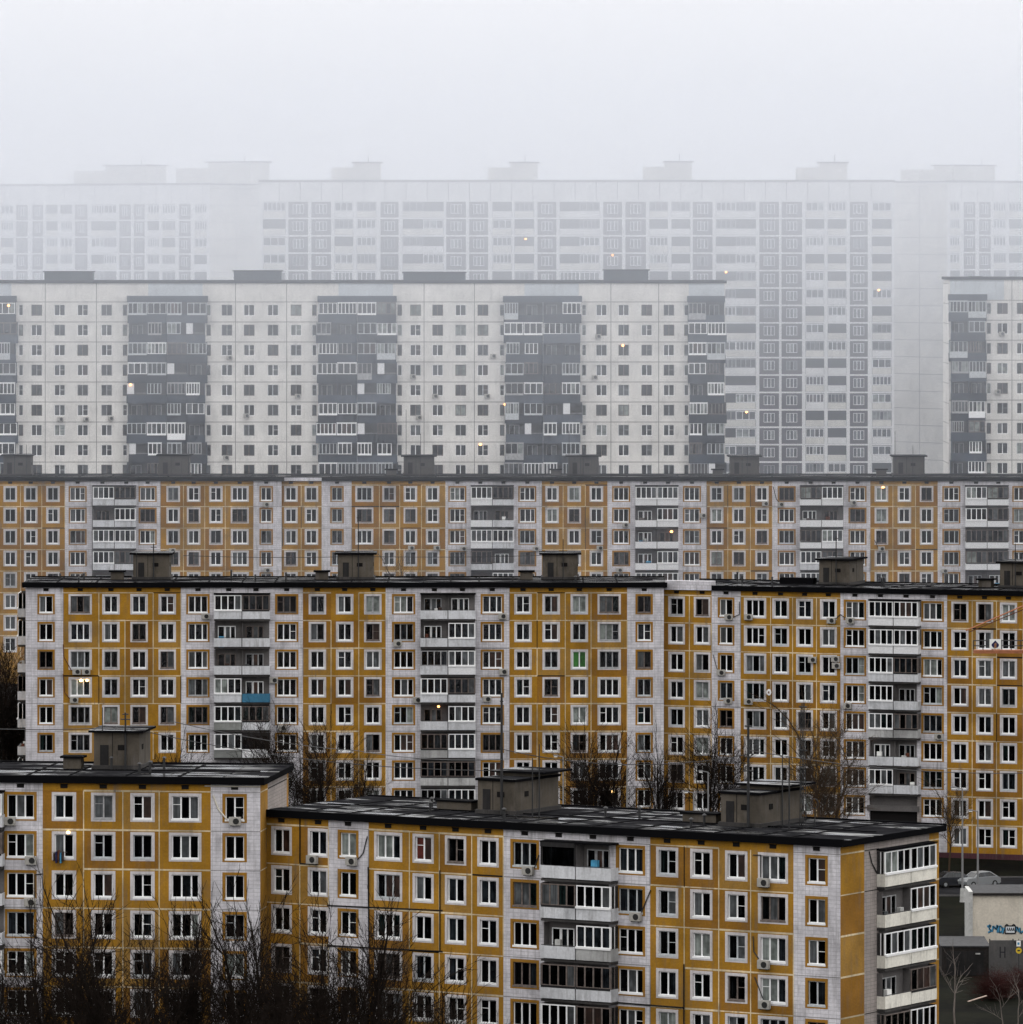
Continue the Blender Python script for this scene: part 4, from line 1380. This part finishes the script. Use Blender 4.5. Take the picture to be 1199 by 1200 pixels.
# graffiti: sprayed strokes, each a thin ribbon of paint on the wall
m = MB()
s = 602 / F
def gx(px): return (px - 1140) * s
def gzz(py): return CZ - (py - HZ) * 602 / F - gz0
def stroke(pts, w, mat, y):
    for (ax, ay), (bx, by) in zip(pts, pts[1:]):
        A_, B_ = Vector((gx(ax), 0, gzz(ay))), Vector((gx(bx), 0, gzz(by)))
        d = (B_ - A_).normalized(); nrm = Vector((-d.z, 0, d.x)) * w
        m.poly([(p.x, y, p.z) for p in (A_ - nrm, B_ - nrm, B_ + nrm, A_ + nrm)], mat)
yy = -.006
glyphs = [[(1157, 1086), (1161, 1084), (1159, 1088), (1162, 1091), (1158, 1093)], [(1163, 1092), (1164, 1085), (1167, 1089), (1169, 1084), (1169, 1093)], [(1171, 1085), (1171, 1093), (1175, 1091), (1174, 1086), (1171, 1085)],
          [(1190, 1092), (1192, 1086), (1194, 1092)], [(1195, 1087), (1196, 1094), (1199, 1091)], [(1177, 1087), (1175, 1094)]]
for i, gl in enumerate(glyphs):
    stroke(gl, .085, 'paint_cyan', yy); yy -= .004
    stroke([(x + .7, y + .7) for x, y in gl], .03, 'paint_black', yy); yy -= .004
stroke([(1178, 1085), (1190, 1085), (1190, 1094), (1178, 1094), (1178, 1085)], .05, 'paint_black', yy); yy -= .004
stroke([(1179, 1089.5), (1189, 1089.5)], .26, 'paint_pale', yy); yy -= .004
for i in range(4):
    stroke([(1180 + 2.3 * i, 1091), (1181 + 2.3 * i, 1087), (1181.6 + 2.3 * i, 1091)], .03, 'paint_black', yy); yy -= .003
stroke([(1178, 1085), (1180, 1083), (1182, 1085), (1186, 1085), (1188, 1083), (1190, 1085)], .05, 'paint_black', yy)
m.build('graffiti', o)

# dark metal garage in front
Yg = 590
x0, g0 = at_ground(1104, Yg)
o = tag(empty('metal_garage', (x0, Yg, g0)), 'rusty black metal garage with flat grey roof left of the fence', 'garage')
hh = CZ - (1110 - HZ) * Yg / F - g0
m = MB(); m.box(0, 4.1, 0, 8, -.5, hh, 'garage_metal', 't'); m.build('body', o)
m = MB(); m.box(-.12, 4.2, -.15, 8.1, hh, hh + .12, 'felt_grey'); m.build('roof', o)
m = MB(); m.box(.4, 3.6, -.05, -.004, -.2, hh - .35, 'dark_paint'); m.box(1.97, 2.03, -.07, -.052, -.2, hh - .35, 'garage_metal'); d_ = m.build('door', o)
m = MB(); m.box(2.9, 3.3, -.09, -.053, hh - .62, hh - .50, 'concrete_pale'); m.build('number_plate', o)
# grey concrete fence with painted letter
x0, g0 = at_ground(1160, 586)
o = tag(empty('concrete_fence', (x0, 586, g0)), 'grey concrete panel fence with black sprayed letters below the garage', 'fence')
zt = CZ - (1102 - HZ) * 586 / F - g0
m = MB()
for i in range(3):
    m.box(i * 2.0 + .05, i * 2.0 + 1.95, 0, .14, -.4, zt, 'fence_grey')
m.build('panel', o)
for i in range(4):
    m = MB(); m.box(i * 2.0 - .05, i * 2.0 + .05, -.06, .2, -.5, zt + .12, 'fence_grey'); m.build('post', o)
m = MB()
for (a, b, c, d) in ((.85, .95, .25, 1.2), (1.25, 1.35, .25, 1.2), (.95, 1.25, .68, .78)):
    m.box(a, b, -.012, -.002, zt - 1.75 + c, zt - 1.75 + d, 'paint_black')
m.tube((2.15, -.03, zt - .1), (2.7, -.03, zt - 1.1), .05, .05, 'paint_black'); m.tube((2.7, -.03, zt - 1.1), (3.0, -.03, zt - .8), .04, .04, 'paint_black')
m.build('painted_letter', o)
# small signs on a post
x0, g0 = at_ground(1194, 583)
o = tag(empty('sign_post', (x0, 583, g0)), 'thin post with a round yellow sign under a small white and blue sign', 'sign')
zy = CZ - (1114 - HZ) * 583 / F - g0
m = MB(); m.tube((0, 0, -.3), (0, 0, zy + 1.0), .035, .035, 'mast_metal', 6, True); m.build('post', o)
m = MB(); m.prism([(.26 * math.cos(2 * math.pi * i / 12), zy + .26 * math.sin(2 * math.pi * i / 12)) for i in range(12)], -.08, -.045, 'sign_yellow'); m.box(-.12, .12, -.088, -.081, zy - .05, zy + .06, 'paint_black'); m.build('round_sign', o)
m = MB(); m.box(-.2, .16, -.08, -.045, zy + .36, zy + .85, 'sign_white'); m.box(-.12, .06, -.09, -.081, zy + .5, zy + .7, 'paint_cyan'); m.build('square_sign', o)
# plank lying on the slope
x0, g0 = at_ground(1136, 571)
o = MB(); o.box(0, 1.75, 0, .22, .25, .31, 'plank')
o = o.build('plank'); o.location = (x0, 571, gz(571) + .05); o.rotation_euler = (0, R(-14), R(20)); tag(o, 'pale wooden plank lying on the dark slope beside the shrubs', 'plank')

def car(px, Y, paint, label, rz, body='hatch'):
    x, g_ = at_ground(px, Y)
    o = tag(empty('parked_car', (x, Y, gz(Y) + .03), rz), label, 'car', 'cars parked by the maroon plinth')
    prof = [(-2.1, .35), (-2.12, .62), (-1.98, .86), (-1.15, .95), (1.72, .98), (2.05, .80), (2.08, .40), (1.9, .28), (-1.9, .26)]
    cabin = [(-1.15, .95), (-.45, 1.42), (.95, 1.45), (1.72, .98)]
    m = MB()
    m.prism(prof, -.84, .84, paint)
    # cabin narrows upwards
    n = len(cabin)
    def cp(i, s_): x_, z_ = cabin[i]; w_ = .80 if z_ < 1.1 else .62; return (x_, s_ * w_, z_ + (.002 if z_ < 1.1 else 0))
    m.poly([cp(1, -1), cp(2, -1), cp(2, 1), cp(1, 1)], paint)
    for s_ in (-1, 1):
        m.poly([cp(i, s_) for i in range(n)], paint)
    m.poly([cp(0, -1), cp(1, -1), cp(1, 1), cp(0, 1)], paint); m.poly([cp(3, -1), cp(2, -1), cp(2, 1), cp(3, 1)], paint)
    m.build('body', o)
    def inset(name, pts, off):
        c = sum((Vector(p) for p in pts), Vector()) / len(pts)
        q = [c + (Vector(p) - c) * .86 + Vector(off) for p in pts]
        mm = MB(); mm.poly(q, 'glass_blue'); mm.build(name, o)
    inset('windscreen', [cp(0, -1), cp(1, -1), cp(1, 1), cp(0, 1)], (-.012, 0, .014))
    inset('rear_window', [cp(3, -1), cp(2, -1), cp(2, 1), cp(3, 1)], (.014, 0, .012))
    for s_ in (-1, 1):
        inset('side_window', [cp(i, s_) for i in range(n)], (0, s_ * .014, .005))
    for s_ in (-1, 1):
        for wx in (-1.32, 1.32):
            mm = MB(); mm.tube((wx, s_ * .68, .31), (wx, s_ * .87, .31), .31, .31, 'tyre', 12, True); w_ = mm.build('wheel', o)
            mm = MB(); mm.tube((wx, s_ * .871, .31), (wx, s_ * .885, .31), .18, .17, 'car_silver', 10, True); mm.build('rim', w_)
        mm = MB(); mm.box(-2.14, -2.08, s_ * .62 - .16, s_ * .62 + .16, .60, .74, 'headlight'); mm.build('headlight', o)
car(1119, 655, 'car_navy', 'dark navy car parked left of the lamp post', R(200))
car(1147, 655, 'car_silver', 'silver white car parked right of the concrete lamp base', R(35))

def street_lamp(px, Y, py_head, arm, label, group='street lamps', foot=True, head='street_lens'):
    x, g_ = at_ground(px, Y)
    zt = CZ - (py_head - HZ) * Y / F - g_
    o = tag(empty('street_lamp', (x, Y, g_)), label, 'street lamp', group)
    m = MB(); m.tube((0, 0, 0), (0, 0, zt), .11, .06, 'street_metal', 8); m.tube((0, 0, zt), (arm * .6, -.2, zt + .12), .045, .04, 'street_metal', 6); m.build('pole', o)
    if foot:
        m = MB(); m.tube((0, 0, -.2), (0, 0, 1.3), .27, .19, 'concrete_pale', 8, True); m.build('concrete_foot', o)
    m = MB(); a, b = sorted((arm * .55, arm)); m.box(a, b, -.34, -.06, zt + .07, zt + .20, 'street_metal'); h_ = m.build('lamp_head', o)
    m = MB(); m.box(a + .05, b - .05, -.352, -.08, zt + .0, zt + .069, head); m.build('lens', h_)
street_lamp(1128, 642, 924, -1.1, 'street lamp on a white concrete foot beside the navy car')
street_lamp(1146, 646, 951, -.9, 'shorter thin street lamp before the silver car', foot=False)
street_lamp(660, 640, 887, -.9, 'small street lamp showing above the left lift hut of the near roof')
street_lamp(735, 640, 897, -.9, 'street lamp head before the second row, left of the white strip')
street_lamp(830, 640, 905, -.9, 'street lamp head before the white strip left of the right lift hut')
street_lamp(813, 640, 929, -.9, 'lowest street lamp head, just above the near roof between the huts')

# ================================================================== orange work platform at the right edge
Yp = 652.0
p0 = W(1141, 766, Yp); p1 = W(1235, 766, Yp)
o = tag(empty('work_platform', (p1.x, Yp, gz(Yp))), 'orange mast climbing work platform with railing and small white sign at right edge', 'work platform')
def lp(px, py, dy=0):
    q = W(px, py, Yp); return Vector((q.x - p1.x, dy, q.z - gz(Yp)))
m = MB()
m.tube((-.2, .3, 0), lp(1232, 690, .3), .16, .16, 'crane_orange', 4); m.tube((.3, .3, 0), lp(1238, 690, .3), .16, .16, 'crane_orange', 4)
m.build('mast', o)
m = MB()
a, b = lp(1141, 763.5), lp(1235, 763.5)
m.box(a.x, b.x, -.5, .5, a.z - .16, a.z + .16, 'crane_orange'); m.build('deck', o)
m = MB()
for dy in (-.5, .5):
    for pz in (.55, 1.05):
        m.tube((a.x, dy, a.z + pz), (b.x, dy, a.z + pz), .025, .025, 'mast_metal', 4)
    xx = a.x
    while xx <= b.x:
        m.tube((xx, dy, a.z + .16), (xx, dy, a.z + 1.05), .025, .025, 'mast_metal', 4); xx += .9
m.build('railing', o)
m = MB()
for dy in (-.2, .2):
    m.tube(lp(1132, 739, dy), lp(1236, 694, dy), .05, .05, 'crane_orange', 5)
m.tube(lp(1135, 741, 0), lp(1236, 699, 0), .045, .045, 'rust_red', 5)
for t in range(12):
    q = lp(1135 + t * 8.5, 739 - t * 3.7, 0); m.tube(q + Vector((0, -.2, .05)), q + Vector((.15, .2, -.15)), .025, .025, 'crane_orange', 4)
m.build('jib', o)
m = MB()
c = lp(1166, 754.5, -.56)
m.box(c.x - .55, c.x + .55, c.y - .02, c.y + .02, c.z - .45, c.z + .48, 'sign_white')
m.prism([(c.x - .34, c.z), (c.x, c.z + .36), (c.x + .34, c.z), (c.x + .34, c.z - .16), (c.x + .2, c.z - .34), (c.x - .2, c.z - .34), (c.x - .34, c.z - .16)], c.y - .034, c.y - .021, 'sign_navy')
m.prism([(c.x - .09, c.z - .38), (c.x + .10, c.z - .38), (c.x + .13, c.z + .06), (c.x, c.z + .14), (c.x - .1, c.z)], c.y - .044, c.y - .035, 'sign_brown')
m.build('sign_panel', o)

# ================================================================== overhead cables
def cable(name, pts, sag, label, r=.028):
    m = MB()
    for p, q in zip(pts, pts[1:]):
        n = 16
        prev = None
        for i in range(n + 1):
            t = i / n
            c = p.lerp(q, t); c.z -= sag * 4 * t * (1 - t)
            if prev is not None: m.tube(prev, c, r, r, 'mast_metal', 4)
            prev = c
    tag(m.build(name), label, 'cable', 'overhead cables strung between roofs')
tipA = W(147, 852, 497)
cable('overhead_cable', [W(-40, 853, 520), tipA], .15, 'thin cable running left from the cross mast on the lower left roof')
cable('overhead_cable', [tipA, W(588, 903, 482)], .8, 'thin sagging cable between the cross mast and the thick mast on the right roof')
cable('overhead_cable', [W(200, 845, 500), W(420, 880, 560), W(588, 890, 482)], .3, 'upper thin cable passing before the second balcony stack')
cable('overhead_cable', [B.tips[0] - Vector((0, 0, 4)), B.tips[3] - Vector((0, 0, 2.5))], .9, 'thin cable between the two thick masts of the lower right roof')
cable('overhead_cable', [B.tips[3] - Vector((0, 0, 2.2)), W(1230, 905, 520)], .6, 'thin cable from the right mast to the right edge, before the archway')
cable('overhead_cable', [W(215, 651, 700), W(420, 652, 700), W(660, 650, 700)], .15, 'thin cable along the second row roof between its masts')

# ================================================================== air, sky and light
def volume(name, pts_yz, x, density, col, aniso):
    m = MB()
    n = len(pts_yz)
    m.poly([(-x, y, z) for y, z in pts_yz], 'vent_shade_black'); m.poly([(x, y, z) for y, z in reversed(pts_yz)], 'vent_shade_black')
    for i in range(n):
        a, b = pts_yz[i], pts_yz[(i + 1) % n]
        m.poly([(-x, b[0], b[1]), (-x, a[0], a[1]), (x, a[0], a[1]), (x, b[0], b[1])], 'vent_shade_black')
    o = m.build(name)
    mt = bpy.data.materials.new(name)
    mt.use_nodes = True
    t = mt.node_tree
    t.nodes.remove(t.nodes['Principled BSDF'])
    pv = t.nodes.new('ShaderNodeVolumePrincipled')
    pv.inputs['Color'].default_value = (*col, 1)
    pv.inputs['Density'].default_value = density
    pv.inputs['Anisotropy'].default_value = aniso
    t.links.new(pv.outputs['Volume'], t.nodes['Material Output'].inputs['Volume'])
    o.data.materials.clear()
    o.data.materials.append(mt)
    o['kind'] = 'stuff'
    return o
FOGC = (.935, .948, .99)
hz = volume('haze', [(-60, -6), (1320, -6), (1320, 92), (-60, 92)], 700, .000045, FOGC, .4)
hz['label'] = 'thin even haze over the whole district'
fg = volume('haze', [(800, -5), (800, 36), (725, 48), (480, 64), (480, 91), (1310, 91), (1310, -5)], 690, .00098, (.86, .905, 1), .4)
fg['label'] = 'mist drifting between the second and third row'
fg = volume('haze', [(1093, -4), (1093, 44), (1075, 52), (1028, 62), (974, 73), (974, 130), (1300, 130), (1300, -4)], 680, .0066, FOGC, .4)
fg['label'] = 'denser fog bank swallowing the far towers'

w = bpy.data.worlds.new('World')
scene.world = w
w.use_nodes = True
t = w.node_tree
bg = t.nodes['Background']
sky = t.nodes.new('ShaderNodeTexSky')
sky.sky_type = 'NISHITA'
sky.sun_disc = False
SUN_EL, SUN_AZ = 42.0, 12.0     # veiled sun high beyond the fog
sky.sun_elevation = R(SUN_EL)
sky.sun_rotation = R(SUN_AZ)
sky.dust_density = 4
sky.air_density = 1
hs = t.nodes.new('ShaderNodeHueSaturation')
hs.inputs['Saturation'].default_value = .10
t.links.new(sky.outputs['Color'], hs.inputs['Color'])
# overcast deck: three times brighter overhead than at the horizon
tc = t.nodes.new('ShaderNodeTexCoord')
sx = t.nodes.new('ShaderNodeSeparateXYZ')
t.links.new(tc.outputs['Generated'], sx.inputs[0])
cr = t.nodes.new('ShaderNodeValToRGB')
cr.color_ramp.elements[0].position = 0
cr.color_ramp.elements[0].color = (.32, .317, .311, 1)
cr.color_ramp.elements[1].position = 1
cr.color_ramp.elements[1].color = (1, .988, .968, 1)
t.links.new(sx.outputs['Z'], cr.inputs['Fac'])
sc_ = t.nodes.new('ShaderNodeVectorMath')
sc_.operation = 'SCALE'
sc_.inputs['Scale'].default_value = 14.5
t.links.new(cr.outputs['Color'], sc_.inputs[0])
mx = t.nodes.new('ShaderNodeMixRGB')
mx.inputs[0].default_value = .88
t.links.new(hs.outputs['Color'], mx.inputs[1])
t.links.new(sc_.outputs['Vector'], mx.inputs[2])
t.links.new(mx.outputs['Color'], bg.inputs['Color'])
bg.inputs['Strength'].default_value = .12

sd = bpy.data.lights.new('sun', 'SUN')
so = bpy.data.objects.new('sun', sd)
COL.objects.link(so)
sd.energy = 1.0
sd.angle = R(35)
sd.color = (1, .96, .90)
el, az = R(SUN_EL), R(SUN_AZ)
to_sun = Vector((math.sin(az) * math.cos(el), math.cos(az) * math.cos(el), math.sin(el)))
so.rotation_euler = to_sun.to_track_quat('Z', 'Y').to_euler()

scene.view_settings.view_transform = 'Standard'
scene.view_settings.look = 'None'
scene.view_settings.exposure = 0.82
scene.view_settings.gamma = 1
scene.render.engine = 'CYCLES'
scene.cycles.use_denoising = True
scene.cycles.max_bounces = 12
scene.cycles.diffuse_bounces = 3
scene.cycles.volume_bounces = 8
scene.cycles.transparent_max_bounces = 8
